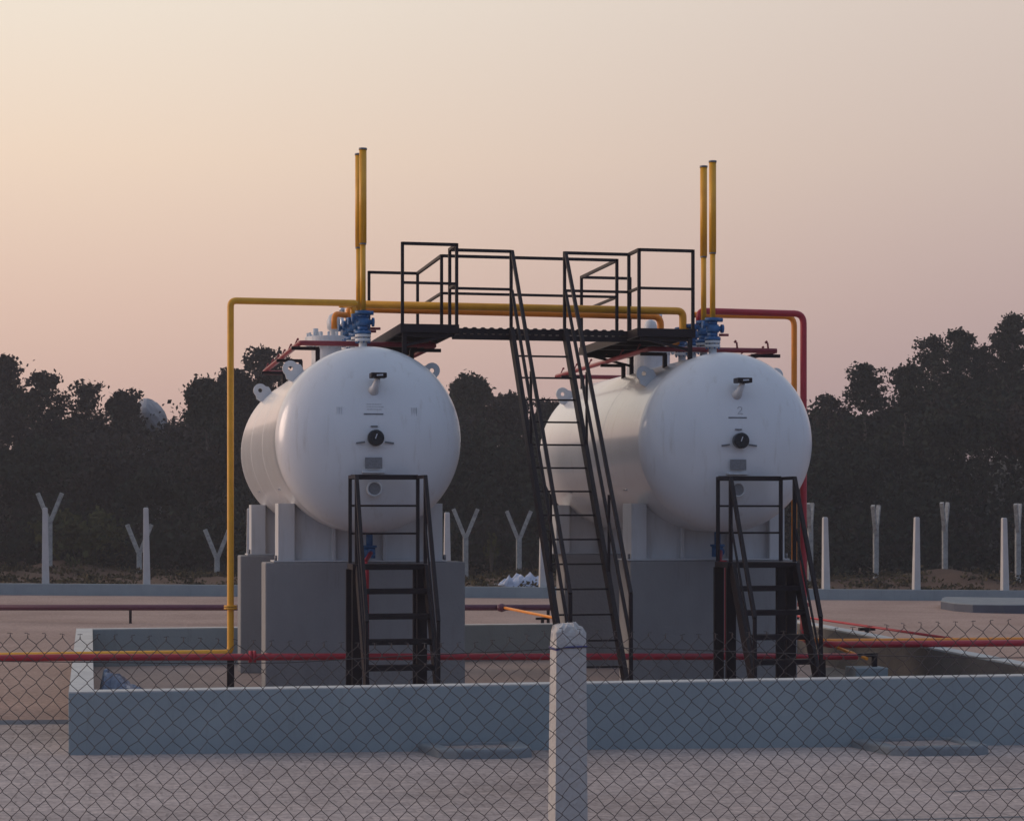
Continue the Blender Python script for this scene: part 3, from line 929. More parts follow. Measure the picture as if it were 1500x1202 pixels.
# ------------------------------------------------------------------ pipework
def flange(m, p, axis, r, w=0.05):
    v = Vector(axis) * (w / 2); p = Vector(p); g = Vector(axis) * 0.004
    m.cyl(p - v, p - g, r, 20); m.cyl(p + g, p + v, r, 20)

# yellow vapour line : riser at left, run over to the tank, header between the tanks
zy = 5.30
yl_ = thing('yellow_vapour_pipe', (1.78, 26.7, 0), 'yellow pipe with tall left riser, running over the tank tops behind the walkway railings', 'pipe')
m = MB(); m.pipe([(-9.0, 26.7, 0.65), (1.78, 26.7, 0.65), (1.78, 26.7, 5.205), (XA - 0.12, 26.7, 5.205), (XA - 0.12, 27.86, zy)], 0.044, 0.08, 14)
m.build('riser', 'yellow', yl_)
m = MB(); flange(m, (1.78, 26.7, 1.24), (0, 0, 1), 0.085); m.build('flange', 'yellow', yl_)
m = MB(); m.pipe([(XA - 0.2, 27.86, zy + 0.01), (XB - 0.14, 27.86, zy + 0.01), (XB - 0.14, 27.86, 5.02), (XB, 27.86, 5.02)], 0.053, 0.09, 16); m.build('header', 'yellow', yl_)
m = MB(); m.pipe([(XA, 27.86, 5.12), (XA, 27.86, zy)], 0.05); m.build('branch', 'yellow', yl_)
m = MB(); m.box(1.78 - 0.045, 1.78 + 0.045, 26.655, 26.745, 0.0, 0.60); m.box(1.70, 1.86, 26.63, 26.77, 0.592, 0.607); m.build('support', 'black', yl_)
m = MB(); m.box(-3.05, -2.96, 26.66, 26.74, 0.0, 0.61); m.build('support', 'black', yl_)

ol = thing('orange_liquid_pipe', (XB, 28.38, 0), 'orange pipe below the thick yellow one, rising from the rearmost valves of both tanks', 'pipe')
m = MB(); m.pipe([(XA, 28.38, 5.12), (XA, 28.38, 5.29), (XA + 0.1, 28.38, 5.30), (XB - 0.32, 28.38, 5.28), (XB - 0.32, 28.38, 4.9), (XB - 0.05, 28.38, 4.9)], 0.050, 0.12, 14); m.build('header', 'orange', ol)
# hooped bends standing in front of the header near the left valves
m = MB(); m.pipe([(XA - 0.24, 28.1, 4.99), (XA - 0.24, 28.1, 5.2), (XA - 0.05, 28.3, 5.2)], 0.04, 0.1, 12); m.build('hoop_bend', 'orange', ol)

# right tank risers
yo = thing('orange_riser_pipe', (9.9, 28.05, 0), 'orange pipe dropping behind the right tank, then running right along the red one', 'pipe')
m = MB(); m.pipe([(XB + 0.02, 27.95, 5.27), (9.925, 28.05, 5.285), (9.925, 28.05, 0.685), (9.925, 26.80, 0.685), (22.0, 26.80, 0.63)], 0.042, 0.14, 14); m.build('riser', 'orange', yo)
m = MB(); m.box(13.02, 13.10, 26.74, 26.82, -0.2, 0.65); m.build('support', 'black', yo)
rd = thing('red_riser_pipe', (10.0, 27.7, 0), 'red pipe dropping beside the right tank, then running right over the bund wall', 'pipe')
m = MB(); m.pipe([(XB + 0.02, 27.6, 5.10), (XB + 0.02, 27.6, 5.29), (9.94, 27.7, 5.29), (9.94, 27.7, 0.66), (9.94, 26.62, 0.655), (22.0, 26.62, 0.60)], 0.047, 0.14, 14); m.build('riser', 'red', rd)
m = MB(); flange(m, (9.94, 27.7, 1.16), (0, 0, 1), 0.09); m.build('flange', 'red', rd)
for x_ in (13.18, 16.5):
    m = MB(); m.box(x_ - 0.055, x_ + 0.055, 26.57, 26.66, -0.3, 0.56); m.build('support', 'black', rd)
m = MB(); m.cyl((10.02, 26.62, 0.62), (10.14, 25.78, 0.52), 0.022, 10); m.build('branch', 'orange', rd)
m = MB(); m.beam((10.05, 25.92, 0.56), (10.34, 25.94, 0.56), 0.07, 0.05); m.beam((10.31, 25.94, 0.56), (10.31, 25.94, 0.40), 0.06, 0.06, (0, 1, 0)); m.build('support_bracket', 'black', rd)

# fire water main in front of the pedestals
fm = thing('red_fire_main', (3.5, 26.15, 0), 'long straight red pipe passing low in front of both tanks', 'pipe')
m = MB(); m.pipe([(-9.0, 26.2, 0.665), (-0.3, 26.2, 0.655), (3.0, 26.15, 0.62), (10.05, 25.9, 0.54)], 0.044, 0.3, 14); m.build('main', 'red', fm)
xf = (370 - 132) * 26.0 / 3063
m = MB(); flange(m, (xf, 26.17, 0.63), (1, 0, 0), 0.082, 0.09); m.cyl((xf + 0.15, 26.17, 0.63), (xf + 0.24, 26.17, 0.63), 0.048, 14); m.build('flange', 'red', fm)
for X_ in (XA, XB):
    zz = 0.615 if X_ == XA else 0.555
    m = MB(); m.pipe([(X_ - 0.05, 26.12, zz), (X_ - 0.05, 26.12, 1.80), (X_ - 0.05, 26.40, 1.80), (X_ + 0.10, 26.86, 1.93)], 0.028, 0.07, 12); m.build('drain_riser', 'red', fm)
for px in (802, 1222):
    x_ = (px - 132) * 27.0 / 3063
    m = MB(); m.box(x_ - 0.035, x_ + 0.035, 26.0, 26.07, 0.0, 0.54 + 0.0); m.build('support', 'black', fm)

# far maroon pipe across the yard and its branch
def fardepth(py, zz, px):
    d = 46.0
    return d
mr = thing('maroon_pipe', P(500, 46) + (0,), 'dark maroon pipe running low across the far yard behind the tanks', 'pipe')
pts = []
for px in (-250, 400, 900):
    x_, y_ = P(px, 46.0); pts.append((x_, y_, 0.345))
m = MB(); m.sweep(pts, 0.068, 14); m.build('main', 'maroon', mr)
x_, y_ = P(735, 45.9); m = MB(); m.lathe((x_, y_, 0.345), [(0.0015, -0.11), (0.07, -0.09), (0.10, 0), (0.07, 0.09), (0.0015, 0.11)], 'x', 16); m.build('tee', 'maroon', mr)
m = MB(); m.pipe([(x_ + 0.05, y_ - 0.05, 0.345), (x_ + 0.35, y_ - 7.5, 0.32)], 0.030, 0.1, 12); m.build('branch', 'orange', mr)
bx, by = x_ + 0.18, y_ - 3.4
m = MB(); m.beam((bx - 0.14, by, 0.27), (bx + 0.14, by, 0.27), 0.06, 0.05); m.beam((bx, by, 0.27), (bx, by, -0.1), 0.06, 0.06, (0, 1, 0)); m.build('branch_support', 'black', mr)
for px in (191, 803, -100):
    x_, y_ = P(px, 46.0); m = MB(); m.box(x_ - 0.03, x_ + 0.03, y_ - 0.03, y_ + 0.03, -0.15, 0.28); m.build('support', 'black', mr)

# thin red line beside the right bund wall
tr = thing('thin_red_pipe', (12.85, 32, 0), 'thin red pipe on short stands running beside the right bund wall', 'pipe')
m = MB(); m.pipe([(12.9, 44.0, 0.55), (12.84, 27.9, 0.55)], 0.021, 0.1, 10); m.build('main', 'red', tr)
for yy in (32.7, 29.5, 36.5, 41.0):
    m = MB(); m.beam((12.72, yy, 0.50), (13.0, yy, 0.50), 0.08, 0.05); m.beam((12.86, yy, 0.49), (12.86, yy, -0.2), 0.055, 0.055, (0, 1, 0)); m.build('support', 'black', tr)

# small blocks carrying pipe stands inside the bund
m = MB(); m.box(9.96, 10.42, 25.72, 26.12, 0.0, 0.40)
o = m.build('plinth_block', 'wall', None, 0.015); recentre(o, (10.19, 25.92, 0)); tag(o, 'small grey concrete plinth under the pipe bracket beside the right stair', 'plinth')
m = MB(); m.box(9.75, 9.93, 24.9, 25.6, 0.0, 0.12)

# crumpled plastic sheet in the left corner of the bund
def crumple(name, mat, cx, cy, z0, lx, ly, hf, n=22, seed=1, amp=0.05):
    r = random.Random(seed)
    fq = 18.0 / lx
    ph = [(r.uniform(-1, 1) * fq, r.uniform(-1, 1) * fq, r.uniform(0, 6), r.uniform(.3, 1)) for _ in range(9)]
    vs = []; fs = []
    for j in range(n + 1):
        for i in range(n + 1):
            u, v = i / n, j / n
            x = cx + (u - 0.5) * lx; y = cy + (v - 0.5) * ly
            w = sum(a_ * (1 - abs(math.sin(p * (x - cx) + q * (y - cy) + s_))) for p, q, s_, a_ in ph) / 4
            edge = min(1, 6 * min(u, 1 - u, v, 1 - v))
            z = z0 + edge * (hf(u, v) + amp * w * 2.2) + r.uniform(0, 0.012)
            vs.append((x + r.uniform(-.015, .015) * lx, y + r.uniform(-.015, .015) * ly, z))
    for j in range(n):
        for i in range(n):
            a_ = j * (n + 1) + i
            fs.append((a_, a_ + 1, a_ + n + 2, a_ + n + 1))
    return MB().add(vs, fs, False).build(name, mat)
o = crumple('plastic_sheet', 'plastic', 0.43, 25.2, 0.01, 0.76, 1.1, lambda u, v: 0.53 * max(0, 1 - u * 1.02) ** 0.75, 26, 3, 0.06)
recentre(o, (0.36, 25.3, 0.01)); tag(o, 'crumpled blue grey plastic sheet heaped in the left corner of the bund', 'plastic sheet')

# litter heap beyond boundary wall
d = 72.0
x_, y_ = P(765, d)
o = crumple('litter_heap', 'litter', x_, y_, gz(x_, y_) - 0.15, 1.9, 1.3, lambda u, v: 0.12 * math.sin(PI * u) * math.sin(PI * v) + 0.05 + 0.22 * abs(math.sin(u * 9 + 2 * v)) * abs(math.sin(v * 7 + u)), 15, 8, 0.16)
recentre(o, (x_, y_, gz(x_, y_))); tag(o, 'heap of pale plastic litter behind the boundary wall, below a forked post', 'litter heap')
m = MB()
r = random.Random(4)
for i in range(14):
    d_ = 70 + r.uniform(-1, 1); xx, yy = P(r.uniform(708, 742), d_)
    s_ = r.uniform(.05, .12); zz = gz(xx, yy)
    m.lathe((xx, yy, zz + s_ * .4), [(0.002, -s_ * .6), (s_, -s_ * .3), (s_ * .9, s_ * .3), (0.002, s_ * .6)], 'z', 6, False)
tag(m.build('scattered_stones', 'rock'), 'scattered pale stones on the soil left of the litter heap', 'stones', kind='stuff')

# ------------------------------------------------------------------ vegetation
def leaves(centres, size, rg, flat=0.0):
    n = len(centres)
    c = np.asarray(centres)
    a = rg.normal(size=(n, 3)); a /= np.linalg.norm(a, axis=1)[:, None]
    b = rg.normal(size=(n, 3)); b -= a * (a * b).sum(1)[:, None]; b /= np.linalg.norm(b, axis=1)[:, None]
    s = size * rg.uniform(0.55, 1.35, size=(n, 1))
    u = a * s; v = b * s * rg.uniform(0.4, 0.85, size=(n, 1))
    vs = np.stack([c - u, c + v * 0.9 - u * 0.1, c + u, c - v], axis=1).reshape(-1, 3)
    return vs


def leaf_object(name, vs, mat, parent=None):
    n = len(vs) // 4
    off = np.array(parent_world(parent)) if parent else np.zeros(3)
    me = bpy.data.meshes.new(name)
    me.vertices.add(len(vs)); me.vertices.foreach_set('co', (vs - off).astype(np.float32).ravel())
    me.loops.add(len(vs)); me.loops.foreach_set('vertex_index', np.arange(len(vs), dtype=np.int32))
    me.polygons.add(n)
    me.polygons.foreach_set('loop_start', np.arange(0, len(vs), 4, dtype=np.int32))
    me.update(calc_edges=True)
    me.materials.append(M[mat])
    o = bpy.data.objects.new(name, me); col.objects.link(o)
    if parent: o.parent = parent
    return o


def blob_pts(rg, c, r, n, clump=0.28):
    """leaf positions in uneven clumps on and inside an ellipsoid"""
    k = max(6, n // 22)
    q = rg.normal(size=(k, 3)) * 0.55
    idx = rg.integers(0, k, n)
    p = q[idx] + rg.normal(size=(n, 3)) * clump * rg.uniform(.3, 1.0, size=(k, 1))[idx]
    return np.asarray(c) + p * np.asarray(r)


# silhouette height of the wood (photo column -> row)
sil = [(-700, 520), (-300, 530), (-60, 540), (0, 550), (60, 572), (100, 588), (150, 606), (200, 612), (250, 612), (285, 580), (320, 562), (360, 548), (420, 556), (500, 570), (600, 576), (655, 580), (700, 592),
       (760, 598), (800, 602), (900, 600), (1000, 602), (1100, 600), (1200, 598), (1260, 596), (1300, 584), (1340, 564), (1390, 544), (1450, 540), (1500, 530), (1600, 510), (2200, 500)]
def sily(px):
    for (a_, b_), (c_, d_) in zip(sil, sil[1:]):
        if a_ <= px <= c_: return b_ + (d_ - b_) * (px - a_) / (c_ - a_)
    return 540
rg = np.random.default_rng(11)
allp = []; dryp = []


def dome(rg, x, y, ztop, rx, rz, n, k=16, down=-0.5):
    """rounded crown: leaf shells of overlapping boughs on the upper part of an ellipsoid"""
    out = []
    for q in range(k):
        v = rg.normal(size=3); v /= np.linalg.norm(v)
        v[2] = abs(v[2]) if rg.random() < .75 else max(v[2], down)
        br = rg.uniform(.26, .46)
        sc_ = np.array((rx, rx, rz))
        c_ = np.array((x, y, ztop - rz)) + v * sc_ * (1 - br * 0.9)
        m_ = n // k
        d_ = rg.normal(size=(m_, 3)); d_ /= np.linalg.norm(d_, axis=1)[:, None]
        rad_ = br * rg.uniform(.75, 1.0, size=(m_, 1)) + rg.normal(size=(m_, 1)) * .05
        out.append(c_ + d_ * rad_ * np.array((rx, rx, max(rz, rx * .8))) * (1 + .12 * np.sin(d_[:, :1] * 9 + q)))
    return np.concatenate(out)


for row, (d0, dy, cnt, sp) in enumerate(((88, 95, 34, 60), (95, 50, 38, 55), (103, 8, 48, 48), (109, 2, 44, 52))):
    for i in range(cnt):
        px = -460 + 2440 * (i + rg.uniform(-.45, .45)) / cnt
        d = d0 + rg.uniform(-3, 3)
        top = Z(max(sily(px - 34), sily(px), sily(px + 34)) + dy * rg.uniform(.5, 1.1) + rg.uniform(-3, 8), d)
        x_, y_ = P(px, d)
        rx = rg.uniform(1.2, 2.3)
        p = dome(rg, x_, y_, top, rx, rx * rg.uniform(.7, .95), 1900, 15)
        (dryp if (px < 330 and rg.random() < .6) or rg.random() < .10 else allp).append(p)
# leafy body of the wood below the crowns
for i in range(520):
    px = -440 + 2400 * rg.random(); d = rg.uniform(87, 104)
    x_, y_ = P(px, d)
    zt_ = Z(sily(px) + 22, d) - 1.0
    zc = 0.3 + (zt_ - 0.3) * rg.random()
    p = blob_pts(rg, (x_, y_, zc), (1.7, 1.3, 1.25), 300, .4)
    (dryp if (px < 330 and rg.random() < .5) or rg.random() < .1 else allp).append(p)
# undergrowth
for i in range(230):
    px = rg.uniform(-400, 1900); d = rg.uniform(80.8, 90)
    x_, y_ = P(px, d)
    p = blob_pts(rg, (x_, y_, rg.uniform(0.6, 1.6)), (1.6, 1.2, 1.1), 260)
    (dryp if rg.random() < .3 else allp).append(p)
w1 = leaf_object('woodland', leaves(np.concatenate(allp), 0.135, rg), 'leaf')
tag(w1, 'dark wooded belt behind the yard', 'woodland', kind='stuff')
w2 = leaf_object('brown_scrub', leaves(np.concatenate(dryp), 0.125, rg), 'leaf_dry')
tag(w2, 'brownish half-dry trees and scrub mixed into the wood, mostly at left', 'scrub', kind='stuff')


def tree(px, top, d, width, base, mat, lab, kindname, density=1.0, sparse=False, tall=False, seed=1, size=0.105, base_fr=0.35):
    rgt = np.random.default_rng(seed)
    rt = random.Random(seed)
    x, y = P(px, d); z0 = -0.3; z1 = Z(top, d); hh = z1 - z0
    t = thing(kindname, (x, y, z0), lab, 'tree')
    W = width / F * d / 2
    m = MB()
    nseg = 7; pts = []; rad = []
    for i in range(nseg + 1):
        f_ = i / nseg
        pts.append((x + rt.uniform(-.12, .12) * f_, y + rt.uniform(-.12, .12) * f_, z0 + hh * 0.93 * f_)); rad.append(0.20 * (1 - f_) + 0.02)
    m.sweep(pts, rad, 8)
    P_ = []
    dep = W * 2 * (1.45 if tall else 1.05)
    lean = rt.uniform(-.35, .35) * W
    zb = max(z0 + hh * 0.3, z1 - dep)
    W *= 1.45 if tall else 1.0
    nb = 40 if tall else 30
    for i in range(nb):
        f_ = (i + rt.uniform(0, 1)) / nb
        zz = zb + (z1 - zb) * f_ * 0.97
        prof = (0.10 + 0.90 * (1 - f_) ** 0.62 * (1.0 + 0.35 * math.sin(f_ * 11 + seed))) if tall else math.sqrt(max(0.0, 1 - (f_ * 0.97) ** 2.6))
        prof = max(0.10, prof)
        jj = W * prof
        ang = rt.uniform(0, 2 * PI)
        rr = W * prof * rt.uniform(0.45 if tall else 0.25, 1.05 if tall else 0.95)
        rise = rr * rt.uniform(0.2, 0.7)
        ex, ey, ez = x + rr * math.cos(ang), y + rr * math.sin(ang), min(zz + rise * 0.3, z1 - 0.15)
        zs = max(z0 + hh * 0.25, zz - rise - 0.15 * W)
        mid = ((x + ex) / 2 + rt.uniform(-.1, .1), (y + ey) / 2, (zs + ez) / 2 + 0.12)
        m.sweep([(x, y, zs), mid, (ex, ey, ez)], [0.05, 0.03, 0.01], 5)
        for q in range(5 if sparse else 3):
            f2 = rt.uniform(.4, 1)
            bx_, by_, bz_ = x + (ex - x) * f2, y + (ey - y) * f2, zs + (ez - zs) * f2
            tx, ty_, tz = bx_ + rt.gauss(0, min(.28, .05 + .3 * jj)), by_ + rt.gauss(0, min(.25, .05 + .3 * jj)), min(bz_ + rt.uniform(.0, .12 + min(.5, .5 * jj)), z1)
            m.sweep([(bx_, by_, bz_), (tx, ty_, tz)], [0.016, 0.006], 4)
            nn = int((22 if sparse else 36 if tall else 60) * density)
            sd = min(0.14 if sparse else 0.125 if tall else 0.19, 0.05 + 0.25 * jj)
            P_.append(np.array((tx, ty_, tz - 0.05)) + rgt.normal(size=(nn, 3)) * np.array((sd, sd, sd * 0.75)))
        nn = int((26 if sparse else 30 if tall else 60) * density)
        for q in range(2):
            f2 = rt.uniform(.45, 1.0)
            P_.append(np.array((x + (ex - x) * f2, y + (ey - y) * f2, zs + (ez - zs) * f2)) + rgt.normal(size=(nn, 3)) * np.array((.24, .24, .17)) * (0.6 if tall else 1) * min(1, .25 + jj) * (0.7 if sparse else 1))
    if not sparse and not tall:
        P_ = [dome(rgt, x, y, z1, W * .95, min(W * .9, dep * .6), int(3200 * density), 20)] + P_[::3]
    m.build('trunk', 'bark', t)
    leaf_object('crown', leaves(np.concatenate(P_), size * (0.85 if tall else 1), rgt), mat, t)
    return t


tree(1482, 462, 100, 72, 0, 'leaf', 'tall narrow evergreen, highest treetop of all, at the right border', 'eucalyptus_tree', 1.5, tall=True, seed=21, base_fr=.4)
tree(1545, 490, 101, 100, 0, 'leaf', 'broad evergreen cut off by the right border beside the highest treetop', 'evergreen_tree', 1.3, tall=True, seed=29, base_fr=.4)
tree(1408, 486, 98, 66, 0, 'leaf', 'airy round-topped tree just left of the highest treetop at right', 'eucalyptus_tree', 1.0, tall=True, seed=22, base_fr=.5)
tree(1366, 494, 101, 58, 0, 'leaf', 'thin lacy treetop left of the airy round-topped tree at right', 'eucalyptus_tree', 0.55, tall=True, seed=23, base_fr=.5)
tree(1438, 508, 102, 50, 0, 'leaf', 'see-through treetop between the round-topped tree and the highest treetop', 'eucalyptus_tree', 0.5, tall=True, seed=24, base_fr=.5)
tree(1268, 534, 99, 42, 0, 'leaf', 'small lone treetop standing up just right of the right tank', 'eucalyptus_tree', 0.8, tall=True, seed=25, base_fr=.62)
tree(1325, 538, 97, 60, 0, 'leaf', 'ragged low treetop sloping up towards the tall trees at right', 'scrub_tree', 0.6, sparse=True, seed=26, base_fr=.5)
tree(385, 514, 98, 105, 0, 'leaf_dry', 'sparse twiggy tree rising behind the yellow riser, left of the left tank', 'bare_tree', 0.8, sparse=True, seed=31, size=.13, base_fr=.55)
tree(302, 556, 95, 62, 0, 'leaf', 'dense leafy tree just left of the yellow riser', 'leafy_tree', 1.3, seed=32, base_fr=.35)
tree(340, 545, 97, 52, 0, 'leaf_dry', 'bushy tree directly behind the yellow riser', 'leafy_tree', 1.1, seed=33, base_fr=.4)
tree(686, 552, 102, 74, 0, 'leaf', 'dome-shaped dense tree just right of the left tank', 'dome_tree', 1.7, seed=34, base_fr=.45)
tree(745, 578, 100, 60, 0, 'leaf_dry', 'looser lower tree right of the dome-shaped one, left of the long stair', 'leafy_tree', 1.1, seed=35, base_fr=.5)
tree(805, 590, 101, 44, 0, 'leaf_dry', 'low treetop between the long stair and the right tank', 'leafy_tree', 1.0, seed=36, base_fr=.5)
tree(128, 562, 98, 74, 0, 'leaf_dry', 'bare twiggy treetop left of the pale boulder', 'bare_tree', 0.28, sparse=True, seed=37, size=.12, base_fr=.6)
tree(62, 549, 96, 90, 0, 'leaf_dry', 'ragged brownish treetop second from the left border', 'scrub_tree', 0.7, sparse=True, seed=38, base_fr=.5)
tree(4, 524, 97, 60, 0, 'leaf_dry', 'thin high treetop at the left border', 'scrub_tree', 0.6, sparse=True, seed=39, base_fr=.5)
tree(180, 575, 99, 50, 0, 'leaf_dry', 'small bushy treetop touching the left side of the pale boulder', 'scrub_tree', 0.9, seed=40, base_fr=.6)
tree(1215, 580, 100, 80, 0, 'leaf_dry', 'low twiggy treetop touching the right edge of the right tank', 'scrub_tree', 0.4, sparse=True, seed=41, size=.12, base_fr=.65)

# yellowish bush at left and a seedling between the posts
def bush(px, by, d, w, h, mat, lab, n, seed, size=0.10):
    rgt = np.random.default_rng(seed)
    x, y = P(px, d); z0 = Z(by, d)
    t = thing('bush', (x, y, z0), lab, 'bush')
    m = MB()
    pts = []
    for i in range(9):
        a_ = i * 0.7; ex, ey, ez = x + w * .7 * math.cos(a_), y + w * .5 * math.sin(a_), z0 + h * rgt.uniform(.5, .9)
        m.sweep([(x, y, z0), ((x + ex) / 2, (y + ey) / 2, z0 + h * .5), (ex, ey, ez)], [0.03, 0.02, 0.008], 5)
        pts.append(blob_pts(rgt, (ex, ey, ez), (w * .45, w * .4, h * .3), n, .3))
    m.build('stem', 'bark', t)
    leaf_object('leaves', leaves(np.concatenate(pts), size, rgt), mat, t)
bush(118, 842, 81, 1.7, 2.0, 'leaf_bush', 'yellowish green bush between the two left straight posts', 260, 51, .14)
bush(166, 842, 82.3, 1.2, 1.5, 'leaf_bush', 'smaller low bush left of the second straight post', 200, 52, .14)
bush(720, 838, 78, 0.25, 1.25, 'leaf_bush', 'slender seedling between the two forked posts in the middle gap', 16, 53, .07)

# dry weeds over the soil strip
rgw = np.random.default_rng(77); pw = []
for i in range(420):
    px = rgw.uniform(-300, 1800); d = rgw.uniform(66.5, 82) if i % 3 else rgw.uniform(74, 81)
    x_, y_ = P(px, d); z_ = gz(x_, y_)
    if kdist(x_, y_) < 0.9: continue
    nn = int(rgw.uniform(20, 70)); sc2 = rgw.uniform(.15, .5)
    q = rgw.normal(size=(nn, 3)) * np.array((sc2, sc2 * .7, .09)); q[:, 2] = np.abs(q[:, 2]) + 0.02
    pw.append(np.array((x_, y_, z_)) + q)
w3 = leaf_object('weeds', leaves(np.concatenate(pw), 0.075, rgw), 'leaf_weed')
tag(w3, 'low dry weeds scattered over the soil behind the boundary wall', 'weeds', kind='stuff')

# granite boulder on the skyline
d = 104.0
x_, y_ = P(216, d)
zb = Z(616, d)
vs = []; fs = []
n1, n2 = 14, 26
r = random.Random(5)
for j in range(n1 + 1):
    th = PI * j / n1
    for i in range(n2):
        ph = 2 * PI * i / n2
        rr = 1 + 0.10 * math.sin(3 * ph + 1) * math.sin(2 * th) + r.uniform(-.035, .035)
        dx = 0.80 * rr * math.sin(th) * math.cos(ph); zz = 1.0 * rr * math.cos(th)
        if dx > 0: dx *= 1.25
        zz -= max(0, dx) * 0.35
        vs.append((x_ + dx, y_ + 1.4 * rr * math.sin(th) * math.sin(ph), zb + 0.12 + zz))
for j in range(n1):
    for i in range(n2):
        fs.append((j * n2 + i, (j + 1) * n2 + i, (j + 1) * n2 + (i + 1) % n2, j * n2 + (i + 1) % n2))
# rocky outcrop reaches down to the hillside
m = MB().add(vs, fs, False)
m.prism([(x_ - 0.7, y_ - 0.8), (x_ + 0.7, y_ - 0.8), (x_ + 0.8, y_ + 1.2), (x_ - 0.8, y_ + 1.2)], -1.0, zb - 1.3, 0.1)
o = m.build('boulder', 'rock'); recentre(o, (x_, y_, -1.0))
tag(o, 'pale rounded granite boulder on the skyline among the left trees', 'boulder')

# ------------------------------------------------------------------ near chain-link fence
dm = 8.90
def fp(px, z, dd=dm):
    x, y = P(px, dd); return Vector((x, y, z))
fence = thing('chain_link_fence', tuple(fp(832, 0.0, dm + 0.1)), 'chain-link fence close to the camera, hung on a white concrete post', 'fence')
topc = [(-800, 925), (0, 926), (130, 928), (250, 932), (400, 938), (560, 942), (700, 940), (780, 928), (832, 919), (900, 924), (1000, 929), (1120, 925), (1250, 918), (1370, 911), (1500, 906), (2300, 906)]
def topy(px):
    for (a_, b_), (c_, d_) in zip(topc, topc[1:]):
        if a_ <= px <= c_:
            t_ = (px - a_) / (c_ - a_); return b_ + (d_ - b_) * t_
    return 920
cell = 25.2 / F * dm       # half of the pair pitch in metres (one diamond wide)
m = MB()
px0 = -330.0
wpx = 25.2
ncol = int((1830 + 330) / (wpx / 2))
zrow = 13.3 / F * dm       # half diamond height
def mesh_xy(px, z, t):
    return P(px, dm + t)
nlev = int((1.96 - 0.06) / zrow)
for c in range(ncol * 1):
    pxc = px0 + c * wpx / 2
    odd = c % 2
    pts = []
    zt = Z(topy(pxc) + 5, dm) - (0 if odd == 0 else 0)
    sgn = 1
    for l in range(nlev + 1):
        z = zt - l * zrow
        if z < 0.04: break
        off = (wpx / 4 + 0.5) * (1 if (l + odd) % 2 else -1)
        sag = 2.2 * math.sin(z * 3.1 + pxc * 0.004) + 1.5 * math.sin(pxc * 0.011 + z * 1.7)
        jx = 1.3 * math.sin((c + (1 if (l + odd) % 2 else 0)) // 2 * 12.9898 + l * 78.233)
        jz = 0.0038 * math.sin((c + (1 if (l + odd) % 2 else 0)) // 2 * 4.1 + l * 9.7)
        x, y = P(pxc + off + sag + jx, dm + (0.002 if (l + odd) % 2 else -0.002) + 0.012 * math.sin(pxc * 0.008 + z * 2))
        if pts:   # soften the bends: stay on the straight for most of the way
            q = pts[-1]; p = Vector((x, y, z + jz))
            pts.append(q.lerp(p, 0.14) + Vector((0, 0.0, -0.0015))); pts.append(q.lerp(p, 0.86) + Vector((0, 0, 0.0015))); pts.append(p)
        else:
            pts.append(Vector((x, y, z + jz)))
            sg_ = -1 if odd else 1    # twisted knuckle where two wires meet at the top
            kr = abs(math.sin(c * 7.7)); pts.insert(0, Vector((x - sg_ * (0.004 + 0.008 * kr), y, z + 0.006 + 0.010 * kr))); pts.insert(1, Vector((x + sg_ * 0.002, y, z + 0.011 + 0.004 * kr)))
    m.sweep(pts, 0.0016, 4)
m.build('wire_mesh', 'wire', fence)
m = MB()
# line wire tied to the post
lw = [(-330, 966.5), (0, 968), (300, 971), (420, 970), (600, 960), (790, 951), (832, 948.5), (865, 947.5), (1000, 951), (1200, 958), (1450, 963), (1830, 960)]
m.sweep([fp(px, Z(py, dm - .01), dm - 0.012) for px, py in lw], 0.0022, 6)
m.build('line_wire', 'wire', fence)
# post: square with chamfered broken top
x_, y_ = P(832, dm + 0.11)
pz = Z(915, dm)
w = 0.066
m = MB()
prof_ = [(0.0, w * 1.32), (1.0, w * 1.12), (pz - 0.09, w), (pz - 0.035, w * 0.97), (pz - 0.012, w * 0.82), (pz, w * 0.55)]
vs = []
rr = random.Random(9)
N = 8
for (z_, w_) in prof_:
    for k_ in range(4):
        a_ = (-1, -1), (1, -1), (1, 1), (-1, 1)
        sx, sy = a_[k_]; nx_, ny_ = a_[(k_ + 1) % 4]
        for f_ in np.linspace(0, 1, N, endpoint=False):
            jx_ = rr.uniform(-.0022, .0022) * (1 if z_ < pz - 0.05 else 3.0)
            vs.append((x_ + w_ * (sx * (1 - f_) + nx_ * f_) + jx_, y_ + w_ * (sy * (1 - f_) + ny_ * f_) + jx_, z_ + (rr.uniform(-.008, .006) if z_ > pz - 0.05 else 0)))
L_ = 4 * N
fs = []
for j in range(len(prof_) - 1):
    for i in range(L_):
        fs.append((j * L_ + i, j * L_ + (i + 1) % L_, (j + 1) * L_ + (i + 1) % L_, (j + 1) * L_ + i))
fs.append(tuple((len(prof_) - 1) * L_ + i for i in range(L_)))
m.add(vs, fs, False)
po = m.build('post', 'post', fence, 0.004)
m = MB()
zw = Z(949, dm)
ww = w + 0.003
for k_, dz_ in enumerate((0.0, 0.006)):
    m.sweep([(x_ - ww, y_ + ww, zw - dz_ - .004), (x_ - ww, y_ - ww, zw - dz_ - 0.005), (x_ - ww * .3, y_ - ww - .002, zw + dz_ * .5), (x_ + ww, y_ - ww, zw + 0.003 + dz_ * .3), (x_ + ww, y_ + ww, zw)], 0.0028, 6)
m.build('tie_wire', 'blue_wire', po)

